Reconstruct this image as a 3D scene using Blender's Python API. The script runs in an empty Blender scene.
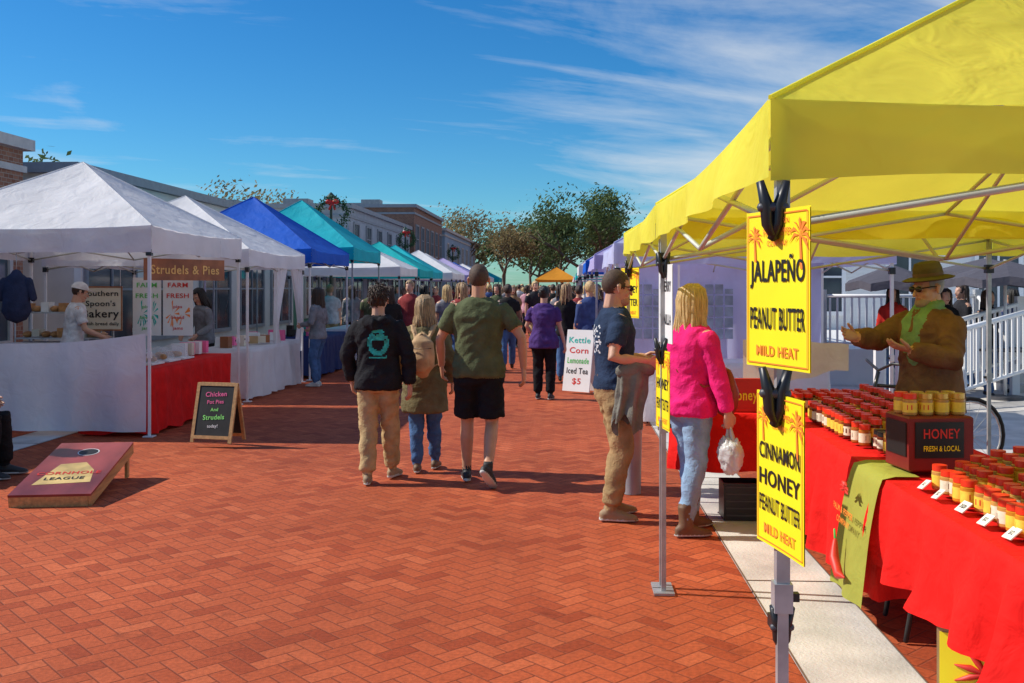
import bpy, bmesh, math, random
from mathutils import Vector, Matrix, noise
from mathutils.bvhtree import BVHTree
random.seed(7)
R=math.radians
S_,C_=math.sin(R(3.15)),math.cos(R(3.15))
TH=-R(3.15)
def W(u,v,z=0): return (u*C_+v*S_, -u*S_+v*C_, z)
scene=bpy.context.scene
COL=scene.collection
# ---------------------------------------------------------------- materials
MC={}
def pm(name,col,rough=.6,var=.12,scale=6,bump=.0,bscale=80,metal=0,trans=0,spec=.5,alpha=1,stretch=None,bd=.02):
    if name in MC: return MC[name]
    m=bpy.data.materials.new(name); m.use_nodes=True; nt=m.node_tree; N=nt.nodes; L=nt.links
    b=N['Principled BSDF']; out=N['Material Output']
    b.inputs['Roughness'].default_value=rough; b.inputs['Metallic'].default_value=metal
    b.inputs['Specular IOR Level'].default_value=spec
    tc=N.new('ShaderNodeTexCoord'); no=N.new('ShaderNodeTexNoise'); no.inputs['Scale'].default_value=scale
    no.inputs['Detail'].default_value=5
    src=tc.outputs['Object']
    if stretch:
        mp=N.new('ShaderNodeMapping'); mp.inputs['Scale'].default_value=stretch; L.new(src,mp.inputs[0]); src=mp.outputs[0]
    L.new(src,no.inputs['Vector'])
    mx=N.new('ShaderNodeMix'); mx.data_type='RGBA'
    mx.inputs[6].default_value=(*[max(0,c*(1-var)) for c in col],1)
    mx.inputs[7].default_value=(*[min(1,c*(1+var)) for c in col],1)
    mr=N.new('ShaderNodeMapRange'); mr.inputs[1].default_value=.3; mr.inputs[2].default_value=.7
    L.new(no.outputs[0],mr.inputs[0]); L.new(mr.outputs[0],mx.inputs[0]); L.new(mx.outputs[2],b.inputs['Base Color'])
    if bump:
        n2=N.new('ShaderNodeTexNoise'); n2.inputs['Scale'].default_value=bscale; n2.inputs['Detail'].default_value=3
        n2.inputs['Distortion'].default_value=.6
        L.new(src,n2.inputs['Vector'])
        bp=N.new('ShaderNodeBump'); bp.inputs['Strength'].default_value=bump; bp.inputs['Distance'].default_value=bd
        L.new(n2.outputs[0],bp.inputs['Height']); L.new(bp.outputs[0],b.inputs['Normal'])
    if trans:
        t=N.new('ShaderNodeBsdfTranslucent'); ms=N.new('ShaderNodeMixShader'); ms.inputs[0].default_value=trans
        L.new(mx.outputs[2],t.inputs[0]); L.new(b.outputs[0],ms.inputs[1]); L.new(t.outputs[0],ms.inputs[2]); L.new(ms.outputs[0],out.inputs[0])
    if alpha<1: b.inputs['Alpha'].default_value=alpha
    MC[name]=m; return m
def fabric(name,col,trans=.35): return pm(name,col,.7,.07,2.5,.55,5,trans=trans,spec=.25,bd=.04)
def cloth(name,col,bump=.45): return pm(name,col,.9,.22,11,bump,34,spec=.15)

class E:
    def __init__(s,nt,so): s.nt=nt; s.so=so
    def op(s,o,b=None,c=None):
        n=s.nt.nodes.new('ShaderNodeMath'); n.operation=o
        for i,x in enumerate((s,b,c)):
            if x is None: continue
            if isinstance(x,E): s.nt.links.new(x.so,n.inputs[i])
            else: n.inputs[i].default_value=x
        return E(s.nt,n.outputs[0])
    def __add__(s,b): return s.op('ADD',b)
    def __sub__(s,b): return s.op('SUBTRACT',b)
    def __mul__(s,b): return s.op('MULTIPLY',b)
    def inv(s): return (s*-1.0)+1.0

def brick_ground():
    m=bpy.data.materials.new('herringbone_brick'); m.use_nodes=True; nt=m.node_tree; N=nt.nodes; L=nt.links
    b=N['Principled BSDF']; tc=N.new('ShaderNodeTexCoord'); sp=N.new('ShaderNodeSeparateXYZ'); L.new(tc.outputs['Object'],sp.inputs[0])
    x=E(nt,sp.outputs[0]); y=E(nt,sp.outputs[1]); k=.70711/.094
    X=(x+y)*k; Y=(y-x)*k
    i=X.op('FLOOR'); j=Y.op('FLOOR'); fx=X-i; fy=Y-j
    kk=(i-j).op('FLOORED_MODULO',4.0)
    e1=kk.op('COMPARE',1.0,.2); e2=kk.op('COMPARE',2.0,.2); iv=kk.op('GREATER_THAN',1.5)
    al=(fx+e1)*iv.inv()+(fy+e2)*iv; ac=fy*iv.inv()+fx*iv
    cb=N.new('ShaderNodeCombineXYZ'); L.new((i-e1).so,cb.inputs[0]); L.new((j-e2).so,cb.inputs[1]); L.new(iv.so,cb.inputs[2])
    wn=N.new('ShaderNodeTexWhiteNoise'); wn.noise_dimensions='3D'; L.new(cb.outputs[0],wn.inputs[0])
    ed=ac.op('MINIMUM',ac.inv()).op('MINIMUM',al.op('MINIMUM',al*-1.0+2.0))
    mr=N.new('ShaderNodeMapRange'); mr.inputs[1].default_value=.015; mr.inputs[2].default_value=.07; L.new(ed.so,mr.inputs[0])
    cr=N.new('ShaderNodeValToRGB'); L.new(wn.outputs[0],cr.inputs[0])
    el=cr.color_ramp.elements; el[0].position=0; el[0].color=(.33,.056,.018,1); el[1].position=1; el[1].color=(.53,.122,.044,1)
    a=el.new(.3); a.color=(.43,.084,.027,1); a=el.new(.85); a.color=(.475,.100,.034,1)
    no=N.new('ShaderNodeTexNoise'); no.inputs['Scale'].default_value=.45; no.inputs['Detail'].default_value=7; no.inputs['Roughness'].default_value=.6; L.new(tc.outputs['Object'],no.inputs['Vector'])
    m2=N.new('ShaderNodeMapRange'); m2.inputs[1].default_value=.3; m2.inputs[2].default_value=.7; m2.inputs[3].default_value=.72; m2.inputs[4].default_value=1.16; L.new(no.outputs[0],m2.inputs[0])
    n3=N.new('ShaderNodeTexNoise'); n3.inputs['Scale'].default_value=45; n3.inputs['Detail'].default_value=6; L.new(tc.outputs['Object'],n3.inputs['Vector'])
    m3=N.new('ShaderNodeMapRange'); m3.inputs[1].default_value=.3; m3.inputs[2].default_value=.7; m3.inputs[3].default_value=.8; m3.inputs[4].default_value=1.2; L.new(n3.outputs[0],m3.inputs[0])
    n4=N.new('ShaderNodeTexNoise'); n4.inputs['Scale'].default_value=3.1; n4.inputs['Detail'].default_value=3; L.new(tc.outputs['Object'],n4.inputs['Vector'])
    m4=N.new('ShaderNodeMapRange'); m4.inputs[1].default_value=.66; m4.inputs[2].default_value=.74; m4.inputs[3].default_value=1.; m4.inputs[4].default_value=.72; L.new(n4.outputs[0],m4.inputs[0])
    f=E(nt,m2.outputs[0])*E(nt,m3.outputs[0])*E(nt,m4.outputs[0])
    vm=N.new('ShaderNodeVectorMath'); vm.operation='SCALE'; L.new(cr.outputs[0],vm.inputs[0]); L.new(f.so,vm.inputs[3])
    mx=N.new('ShaderNodeMix'); mx.data_type='RGBA'; L.new(mr.outputs[0],mx.inputs[0]); mx.inputs[6].default_value=(.25,.056,.024,1); L.new(vm.outputs[0],mx.inputs[7])
    L.new(mx.outputs[2],b.inputs['Base Color']); b.inputs['Roughness'].default_value=.8; b.inputs['Specular IOR Level'].default_value=.25
    h=E(nt,mr.outputs[0])+E(nt,n3.outputs[0])*.6+E(nt,wn.outputs[0])*.3
    bp=N.new('ShaderNodeBump'); bp.inputs['Strength'].default_value=.55; bp.inputs['Distance'].default_value=.006; L.new(h.so,bp.inputs['Height']); L.new(bp.outputs[0],b.inputs['Normal'])
    return m
def brick_wall(name,c1,c2,mort,sc=1.0):
    m=bpy.data.materials.new(name); m.use_nodes=True; nt=m.node_tree; N=nt.nodes; L=nt.links; b=N['Principled BSDF']
    tc=N.new('ShaderNodeTexCoord'); sp=N.new('ShaderNodeSeparateXYZ'); L.new(tc.outputs['Object'],sp.inputs[0])
    cb=N.new('ShaderNodeCombineXYZ'); x=E(nt,sp.outputs[0])+E(nt,sp.outputs[1]); L.new(x.so,cb.inputs[0]); L.new(sp.outputs[2],cb.inputs[1])
    br=N.new('ShaderNodeTexBrick'); L.new(cb.outputs[0],br.inputs['Vector']); br.inputs['Scale'].default_value=3.2*sc
    br.inputs['Color1'].default_value=(*c1,1); br.inputs['Color2'].default_value=(*c2,1); br.inputs['Mortar'].default_value=(*mort,1)
    L.new(br.outputs[0],b.inputs['Base Color']); b.inputs['Roughness'].default_value=.9
    return m

# ---------------------------------------------------------------- mesh builder
TXT={}
def text_mesh(s):
    if s in TXT: return TXT[s]
    cu=bpy.data.curves.new('t','FONT'); cu.body=s; cu.size=1; cu.align_x='CENTER'; cu.align_y='CENTER'; cu.resolution_u=3; cu.offset=.016; cu.space_character=1.07
    ob=bpy.data.objects.new('t',cu); COL.objects.link(ob); dg=bpy.context.evaluated_depsgraph_get()
    me=bpy.data.meshes.new_from_object(ob.evaluated_get(dg))
    r=([v.co.copy() for v in me.vertices],[tuple(p.vertices) for p in me.polygons])
    bpy.data.objects.remove(ob); bpy.data.meshes.remove(me); TXT[s]=r; return r
def V(*a): return Vector(a)
def frame(o,x,up):
    x=Vector(x).normalized(); up=Vector(up); n=x.cross(up).normalized(); up=n.cross(x)
    return Matrix(((x.x,up.x,n.x,o[0]),(x.y,up.y,n.y,o[1]),(x.z,up.z,n.z,o[2]),(0,0,0,1)))
class MB:
    def __init__(s): s.v=[]; s.f=[]; s.m=[]; s.sm=[]; s.mats=[]
    def mi(s,mat):
        if mat not in s.mats: s.mats.append(mat)
        return s.mats.index(mat)
    def add(s,vs,fs,mat,smooth=False,M=None):
        o=len(s.v)
        if M is not None: vs=[M@Vector(v) for v in vs]
        s.v+= [Vector(v) for v in vs]; k=s.mi(mat)
        for f in fs: s.f.append(tuple(i+o for i in f)); s.m.append(k); s.sm.append(smooth)
    def box(s,c,d,mat,M=None,rz=0,bev=0):
        x,y,z=[q/2 for q in d]; vs=[]
        ca,sa=math.cos(rz),math.sin(rz)
        if bev:
            for sz,ins in((-z,bev),(-z+bev,0),(z-bev,0),(z,bev)):
                for ax,ay in((-x+ins,-y+ins),(x-ins,-y+ins),(x-ins,y-ins),(-x+ins,y-ins)): vs.append((ax,ay,sz))
            fs=[(3,2,1,0),(12,13,14,15)]
            for r in range(3):
                for k in range(4): fs.append((r*4+k,r*4+(k+1)%4,r*4+4+(k+1)%4,r*4+4+k))
        else:
            vs=[(-x,-y,-z),(x,-y,-z),(x,y,-z),(-x,y,-z),(-x,-y,z),(x,-y,z),(x,y,z),(-x,y,z)]
            fs=[(3,2,1,0),(4,5,6,7),(0,1,5,4),(1,2,6,5),(2,3,7,6),(3,0,4,7)]
        vs=[(c[0]+a*ca-b*sa,c[1]+a*sa+b*ca,c[2]+e) for a,b,e in vs]
        s.add(vs,fs,mat,False,M)
    def loft(s,pts,rad,mat,hint=(1,0,0),seg=10,round_=True,smooth=True,M=None):
        pts=[Vector(p) for p in pts]; n=len(pts); rs=[(r,r) if not isinstance(r,(tuple,list)) else r for r in rad]
        T=[]
        for i in range(n):
            t=(pts[min(i+1,n-1)]-pts[max(i-1,0)]); T.append(t.normalized() if t.length>1e-6 else V(0,0,1))
        if round_:
            r0=max(rs[0]); r1=max(rs[-1])
            pts=[pts[0]-T[0]*r0*.55]+pts+[pts[-1]+T[-1]*r1*.55]
            rs=[(rs[0][0]*.66,rs[0][1]*.66)]+rs+[(rs[-1][0]*.66,rs[-1][1]*.66)]; T=[T[0]]+T+[T[-1]]; n+=2
        vs=[];fs=[]; h=Vector(hint)
        for i in range(n):
            x=h-T[i]*h.dot(T[i])
            if x.length<.05: x=V(0,1,0)-T[i]*T[i].y
            if x.length<.05: x=V(0,0,1)-T[i]*T[i].z
            x.normalize(); y=T[i].cross(x)
            for k in range(seg):
                a=2*math.pi*k/seg; vs.append(pts[i]+x*math.cos(a)*rs[i][0]+y*math.sin(a)*rs[i][1])
        for i in range(n-1):
            for k in range(seg): fs.append((i*seg+k,i*seg+(k+1)%seg,(i+1)*seg+(k+1)%seg,(i+1)*seg+k))
        if round_:
            vs.append(pts[0]-T[0]*r0*.25); vs.append(pts[-1]+T[-1]*r1*.25)
            a,b=len(vs)-2,len(vs)-1
            for k in range(seg): fs.append((a,(k+1)%seg,k)); fs.append((b,(n-1)*seg+k,(n-1)*seg+(k+1)%seg))
        else:
            fs.append(tuple(range(seg-1,-1,-1))); fs.append(tuple((n-1)*seg+k for k in range(seg)))
        s.add(vs,fs,mat,smooth,M)
    def bar(s,a,b,r,mat,seg=6,M=None): s.loft([a,b],[r,r],mat,seg=seg,round_=False,smooth=seg>5,M=M)
    def ell(s,c,r,mat,M=None,nu=14,nv=9,keep=None,disp=None):
        vs=[];fs=[]
        for j in range(nv+1):
            ph=math.pi*j/nv
            for i in range(nu):
                th=2*math.pi*i/nu; n=V(math.sin(ph)*math.cos(th),math.sin(ph)*math.sin(th),math.cos(ph))
                k=1+(disp(n) if disp else 0); vs.append(V(c[0]+r[0]*n.x*k,c[1]+r[1]*n.y*k,c[2]+r[2]*n.z*k))
        for j in range(nv):
            for i in range(nu):
                f=(j*nu+i,(j+1)*nu+i,(j+1)*nu+(i+1)%nu,j*nu+(i+1)%nu)
                if keep:
                    q=sum((vs[t] for t in f),V(0,0,0))/4
                    if not keep(q): continue
                fs.append(f)
        s.add(vs,fs,mat,True,M)
    def lathe(s,c,prof,mat,seg=12,M=None,smooth=True):
        for i in range(len(prof)-1):
            mm=mat[i] if isinstance(mat,list) else mat
            vs=[];fs=[]
            for r,z in prof[i:i+2]:
                for k in range(seg):
                    a=2*math.pi*k/seg; vs.append((c[0]+r*math.cos(a),c[1]+r*math.sin(a),c[2]+z))
            for k in range(seg): fs.append((k,(k+1)%seg,seg+(k+1)%seg,seg+k))
            s.add(vs,fs,mm,smooth,M)
    def poly(s,pts,mat,M=None): s.add(pts,[tuple(range(len(pts)))],mat,False,M)
    def grid(s,fn,nu,nv,mat,smooth=True,M=None):
        vs=[fn(i/nu,j/nv) for j in range(nv+1) for i in range(nu+1)]
        fs=[(j*(nu+1)+i,j*(nu+1)+i+1,(j+1)*(nu+1)+i+1,(j+1)*(nu+1)+i) for j in range(nv) for i in range(nu)]
        s.add(vs,fs,mat,smooth,M)
    def text(s,t,size,o,mat,x=(1,0,0),up=(0,0,1),wscale=1,M=None):
        vs,fs=text_mesh(t); F=frame(o,x,up)@Matrix.Diagonal((size*wscale,size,size,1))
        s.add([F@v for v in vs],fs,mat,False,M)
    def fit(s,t,wmax,hc,o,mat,x=(1,0,0),up=(0,0,1),M=None):
        vs,fs=text_mesh(t); xs=[v.x for v in vs]; w0=max(xs)-min(xs); cx=(max(xs)+min(xs))/2
        sy=hc/.70; sx=min(wmax/w0,sy*1.25); he=text_mesh('HE')[0]; cy=(min(v.y for v in he)+max(v.y for v in he))/2
        my=min(v.y for v in vs); ofs=my+.35 if t.isupper() else cy
        F=frame(o,x,up); s.add([F@V((v.x-cx)*sx,(v.y-ofs)*sy,0) for v in vs],fs,mat,False,M)
    def mesh(s,name,recalc=True):
        me=bpy.data.meshes.new(name); me.from_pydata([tuple(v) for v in s.v],[],s.f)
        for m in s.mats: me.materials.append(m)
        me.polygons.foreach_set('material_index',s.m); me.polygons.foreach_set('use_smooth',s.sm)
        if recalc:
            bm=bmesh.new(); bm.from_mesh(me); bmesh.ops.recalc_face_normals(bm,faces=bm.faces); bm.to_mesh(me); bm.free()
        me.update(); return me
    def build(s,name,loc=(0,0,0),rz=0,parent=None):
        ob=bpy.data.objects.new(name,s.mesh(name)); COL.objects.link(ob); ob.location=loc; ob.rotation_euler=(0,0,rz)
        if parent: ob.parent=parent
        return ob
def empty(name,loc=(0,0,0),rz=0):
    e=bpy.data.objects.new(name,None); COL.objects.link(e); e.location=loc; e.rotation_euler=(0,0,rz); e.empty_display_size=.2; return e

WHITE=fabric('white_canopy_fabric',(.85,.85,.87),.3); YEL=fabric('yellow_canopy_fabric',(.93,.87,.09),.42)
BLUE=fabric('blue_canopy_fabric',(.01,.12,.62),.25); TEAL=fabric('teal_canopy_fabric',(.01,.50,.52),.3)
CYAN=fabric('turquoise_canopy_fabric',(.01,.52,.60),.3); PURP=fabric('lilac_canopy_fabric',(.52,.46,.76),.3); ORG=fabric('orange_canopy_fabric',(.8,.35,.03),.3)
REDC=pm('red_tablecloth',(.78,.014,.012),.8,.14,7,.6,9,trans=.10,spec=.15,bd=.03); GRNC=fabric('olive_green_cloth',(.36,.36,.06),.1)
LBL=fabric('lavender_canopy_fabric',(.62,.64,.88),.4)
METAL=pm('galvanised_pole',(.45,.46,.47),.45,.2,12,metal=.5); WPOLE=pm('white_pole',(.75,.75,.75),.4,.05); DARKP=pm('dark_pole',(.06,.06,.07),.45,.1); TRUSS=pm('truss_paint',(.56,.58,.50),.45,.1)
BLACK=pm('black_plastic',(.015,.015,.017),.4,.1); REDP=pm('red_plastic',(.6,.02,.015),.35,.1); WPAINT=pm('white_paint',(.80,.80,.79),.5,.05,3,.05)
WOOD=pm('plywood',(.50,.29,.11),.55,.25,3,.1,40,stretch=(12,1,12)); CARD=pm('cardboard',(.40,.26,.13),.85,.1)
GLASS=pm('window_glass',(.05,.065,.08),.08,.4,1); CONC=pm('concrete',(.58,.55,.50),.85,.25,2.2,.25,50)
SIGNY=pm('yellow_sign_card',(.96,.80,.015),.45,.03); ORT=pm('orange_ink',(.9,.25,.03),.5,.03); BLK=pm('black_ink',(.012,.012,.012),.5,.02); WCARD=pm('white_card',(.8,.8,.78),.5,.03)
REDI=pm('red_ink',(.65,.03,.02),.5,.03); GREENP=pm('green_ink',(.1,.5,.1),.5); PINKI=pm('pink_chalk',(.9,.15,.35),.8); GCH=pm('green_chalk',(.3,.9,.2),.8)

# ---------------------------------------------------------------- ground
def sheet(name,u0,u1,v0,v1,z,mat):
    mb=MB(); mb.poly([(u0,v0,0),(u1,v0,0),(u1,v1,0),(u0,v1,0)],mat); return mb.build(name,(0,0,z),TH)
sheet('ground',-900,900,-300,1800,-.012,pm('ground_soil',(.16,.15,.10),.95,.2,.3,.1))
sheet('brick_street',-9.4,4.1,-8,150,-.004,brick_ground())
sheet('pavement',4.1,40,-8,60,.0,CONC)
def band(u0,u1,v1):
    mb=MB(); v=-8; JT=pm('joint_dirt',(.16,.10,.07),.95,.2)
    mb.poly([(u0,-8,0),(u1,-8,0),(u1,v1,0),(u0,v1,0)],CONC)
    while v<40:
        mb.poly([(u0+.01,v,.003),(u1-.01,v,.003),(u1-.01,v+.012,.003),(u0+.01,v+.012,.003)],JT); v+=1.52
    for u in(u0,u1-.008): mb.poly([(u,-8,.0045),(u+.008,-8,.0045),(u+.008,40,.0045),(u,40,.0045)],JT)
    mb.build('concrete_band',(0,0,0),TH)
band(1.0,1.5,150); band(-6.05,-5.55,150)

# ---------------------------------------------------------------- canopies
def canopy(name,u0,v0,fab,w=3.05,l=3.05,eave=2.12,peak=3.05,val=.2,leg=None,det=True):
    leg=leg or METAL; tr=TRUSS; mb=MB(); hw,hl=w/2,l/2; P=V(0,0,peak)
    cs=[V(-hw,-hl,eave),V(hw,-hl,eave),V(hw,hl,eave),V(-hw,hl,eave)]
    n=26 if det else 6; sd=random.random()*50
    for k in range(4):
        a,b=cs[k],cs[(k+1)%4]
        def fn(s,t,a=a,b=b):
            e=a.lerp(b,s); p=e.lerp(P,t); edge=4*s*(1-s)
            p.z-= .06*math.sin(math.pi*t)*edge + .04*edge*(1-t)**3
            if det:
                p.z+= .02*noise.noise(V(p.x*2.6+sd,p.y*2.6,k))*edge
                r=abs(math.sin(s*19+sd+2.5*noise.noise(V(s*3,t*2,sd))))*.5
                p.z-= .014*(1-t)*r*min(1,edge*3)*max(0,1-t*2.5)
                c=min(s,1-s); p.z-= .016*math.sin(c*60+t*25)*math.exp(-c*9-t*4)*min(1,c*12)
            return p
        mb.grid(fn,n,n,fab)
        m=30 if det else 6
        out=((b-a).normalized().cross(V(0,0,1)))
        def fv(s,t,a=a,b=b,out=out):
            e=a.lerp(b,s); edge=4*s*(1-s); p=e+out*(.004+.05*t*min(1,edge*2)*(.4+noise.noise(V(s*7+sd,k,t*.5))))
            p.z-= .04*edge*(1-t)**3*(1 if t<1 else 0)+ t*val - .02*t*noise.noise(V(s*5,sd,k)); return p
        mb.grid(fv,m,4,fab)
        mb.bar(a+V(0,0,.003),a.lerp(P,.999)+V(0,0,.003),.007,fab,5)
    i=.035
    for sx in(-1,1):
        for sy in(-1,1):
            x,y=sx*(hw-i),sy*(hl-i)
            mb.box((x,y,(eave+.9)/2+.0),(.032,.032,eave-.9),leg); mb.box((x,y,.46),(.026,.026,.9),leg); mb.box((x,y,.006),(.11,.11,.012),leg)
            mb.box((x,y,eave-.30),(.06,.06,.07),BLACK); mb.box((x,y,.90),(.044,.044,.07),leg); mb.box((x-sx*.03,y,.90),(.02,.02,.02),BLACK)
    if det:
        z1,z0=eave-.06,eave-.30
        pts=[V(-hw+i,-hl+i,0),V(hw-i,-hl+i,0),V(hw-i,hl-i,0),V(-hw+i,hl-i,0)]
        for k in range(4):
            a,b=pts[k],pts[(k+1)%4]
            for q in range(2):
                p0,p1=a.lerp(b,q*.5),a.lerp(b,q*.5+.5)
                mb.bar(V(p0.x,p0.y,z1),V(p1.x,p1.y,z0),.010,tr); mb.bar(V(p0.x,p0.y,z0),V(p1.x,p1.y,z1),.010,tr)
            mpt=a.lerp(b,.5)
            mb.bar(V(mpt.x,mpt.y,z1),V(0,0,peak-.55),.010,tr); mb.bar(V(mpt.x,mpt.y,z0),V(0,0,peak-.4),.010,tr)
            mb.bar(V(a.x,a.y,z1),V(0,0,peak-.05),.010,tr)
        mb.bar(V(0,0,peak-.65),V(0,0,peak-.02),.022,tr,8)
    return mb.build(name,W(u0+w/2,v0+l/2),TH)
canopy('yellow_canopy_tent',.485,2.42,YEL,eave=2.10,peak=3.0,val=.19)
canopy('yellow_canopy_tent',.485,5.50,YEL,eave=2.10,peak=3.0,val=.19)
canopy('lavender_canopy_tent',.5,10.7,LBL,w=2.95,eave=2.12,peak=2.95,val=.22,leg=WPOLE)
canopy('white_canopy_tent',-7.61,10.75,WHITE,eave=2.33,peak=3.22,val=.30,leg=WPOLE)
canopy('white_canopy_tent',-7.6,14.1,WHITE,eave=2.2,peak=3.1,val=.25,leg=WPOLE)
canopy('blue_canopy_tent',-7.55,17.4,BLUE,eave=2.33,peak=3.38,val=.25,leg=WPOLE)
canopy('teal_canopy_tent',-7.55,20.9,CYAN,eave=2.5,peak=3.62,val=.28)
NM={WHITE:'white',TEAL:'teal',CYAN:'turquoise',PURP:'lilac',BLUE:'blue'}
cl=[(WHITE,2.95),(TEAL,3.1),(CYAN,3.15),(WHITE,3.1),(WHITE,3.1),(PURP,3.0),(WHITE,3.0),(BLUE,3.0),(WHITE,3.0),(WHITE,3.),(TEAL,3)]
for k,(f,pk) in enumerate(cl): canopy(NM[f]+'_canopy_tent',-7.5+random.uniform(-.2,.2),26.5+k*3.7,f,eave=2.2,peak=pk,det=False,val=.24)
cr=[(PURP,3.0),(BLUE,3.),(WHITE,3.1),(TEAL,3.1),(WHITE,3),(PURP,3.35),(TEAL,3.1),(WHITE,3.2),(WHITE,3.1),(BLUE,3.0),(WHITE,3.1)]
for k,(f,pk) in enumerate(cr): canopy(NM[f]+'_canopy_tent',.4+random.uniform(-.15,.15),15.6+k*3.6,f,eave=2.15,peak=pk,det=False,val=.22)
canopy('orange_canopy_tent',-2.3,72,ORG,eave=2.2,peak=3.1,det=False)

def wall_sheet(mb,a,b,z0,z1,mat,amp=.03,fr=9,nu=30,nv=8,M=None,sag=0):
    a=V(*a,0);b=V(*b,0);d=(b-a).normalized();nrm=V(-d.y,d.x,0);sd=random.random()*30
    def fn(s,t):
        p=a.lerp(b,s); p=p+nrm*(amp*noise.noise(V(s*fr+sd,t*.8,sd))*(1.2-t*.7)+amp*.4*math.sin(s*fr*5+sd)*(1-t))
        p.z=z0+(z1-z0)*t - sag*4*s*(1-s)*t + .02*noise.noise(V(s*4,sd,0))*(1-t); return p
    mb.grid(fn,nu,nv,mat,M=M)
mb=MB(); wall_sheet(mb,(-1.47,0),(1.47,0),.05,2.0,LBL,.07,9,70,10)
GW=pm('clear_vinyl',(.26,.31,.42),.2,.35,6,.3,12)
for cx in(-.95,0,.95):
    for kx in range(4):
        for kz in range(5):
            top=1.02+kz*.15; hgt=.13
            if kz==4 and kx in(0,3): hgt=.07; top-=.03
            mb.box((cx+(kx-1.5)*.13,-.11,top),(.11,.004,hgt),GW)
for bx in(-1.43,-.47,.47,1.43): mb.box((bx,-.10,1.0),(.03,.01,1.9),WPAINT)
mb.build('tent_sidewall',W(1.97,13.65),TH)

# ---------------------------------------------------------------- tables, cloths
def table(name,u,v,w,l,fab,hem=.1,z=.75,rz=0,amp=.03):
    mb=MB(); hw,hl=w/2,l/2
    n=90; per=[]
    tot=2*(w+l)
    for k in range(n*2):
        d=tot*k/(n*2)
        if d<w: p=V(-hw+d,-hl,0)
        elif d<w+l: p=V(hw,-hl+d-w,0)
        elif d<2*w+l: p=V(hw-(d-w-l),hl,0)
        else: p=V(-hw,hl-(d-2*w-l),0)
        per.append(p)
    sd=random.random()*20; vs=[];fs=[];m=len(per); rows=10
    for r in range(rows+1):
        t=r/rows
        for k,p in enumerate(per):
            o=V(p.x/hw if abs(abs(p.x)-hw)<1e-3 else 0,p.y/hl if abs(abs(p.y)-hl)<1e-3 else 0,0)
            if o.length>0:o.normalize()
            ss=k*tot/(n*2)
            wv=.5+.5*math.sin(ss*17+sd+2.6*noise.noise(V(ss*2,sd,0))+t*.8); wv=wv**1.6*.9+.9*noise.noise(V(ss*5,sd,t*1.2))
            q=p+o*(.004+amp*t**.6*wv*1.9+.02*t)
            vs.append(V(q.x,q.y,z-(z-hem)*t+.04*noise.noise(V(ss*3,sd,9))*t-.004*(1-t)))
    for r in range(rows):
        for k in range(m): fs.append((r*m+k,r*m+(k+1)%m,(r+1)*m+(k+1)%m,(r+1)*m+k))
    fs.append(tuple(range(m)))
    mb.add(vs,fs,fab,False)
    for i in range(len(mb.sm)-1): mb.sm[i]=True
    for sx in(-1,1):
        for sy in(-1,1):
            x,y=sx*(hw-.12),sy*(hl-.15)
            mb.loft([(x,y,z-.02),(x,y,.3),(x+sx*.05,y,.012)],[.013]*3,BLACK,seg=8)
    return mb.build(name,W(u,v),TH+rz)
table('red_cloth_table',1.865,3.62,.74,2.5,REDC,.33,amp=.05)
table('red_cloth_table',1.89,6.0,.74,2.1,REDC,.12,amp=.045)
table('red_cloth_table',1.50,7.55,1.35,.7,REDC,.34)
table('red_cloth_table',-5.0,12.2,.75,2.7,REDC,.03,z=.74)
table('white_cloth_table',-4.95,15.6,.75,2.7,WHITE,.03,z=.76)
table('white_cloth_table',-6.8,13.2,1.4,.7,WHITE,.1,z=.9)
table('blue_cloth_table',-4.9,19.0,.75,2.4,fabric('navy_cloth',(.02,.04,.15),.1),.05)
table('white_cloth_table',-4.9,22.5,.75,2.4,WHITE,.05)
table('white_cloth_table',2.0,12.4,2.2,.75,WHITE,.05)
table('white_cloth_table',1.2,17.0,.75,2.4,WHITE,.05)
table('white_cloth_table',1.2,20.6,.75,2.4,WHITE,.05)

mb=MB()
def fn(s,t):
    y=-.23+.46*s
    if t<.15: return V(-.24-t/.15*.15,y,.762)
    tt=(t-.15)/.85; return V(-.40-.125*tt**.6+.018*math.sin(s*9+1)*tt,y+.02*noise.noise(V(tt*2,s*2,1)),.76-.62*tt)
mb.grid(fn,14,18,GRNC)
Mx=dict(x=(0,-1,0),up=(.1,0,1))
for q,t in enumerate(("PALM & PEPPER","COMPANY")): mb.fit(t,.34-.12*q,.03,(-.532,0,.55-q*.055),ORT,**Mx)
for k in range(7):
    a=R(-20+k*37); mb.loft([(-.520,0,.66),(-.523,.04*math.cos(a),.66+.035*math.sin(a)),(-.526,.075*math.cos(a),.655+.03*math.sin(a))],[.004,.009,.002],REDI,seg=5)
mb.loft([(-.542,.10,.38),(-.555,.07,.30),(-.557,-.02,.24),(-.552,-.10,.25)],[.012,.026,.024,.004],REDI,seg=8); mb.loft([(-.542,.10,.38),(-.540,.12,.43)],[.006,.005],GREENP,seg=6)
mb.build('green_table_runner',W(1.885,5.0),TH)

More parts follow.
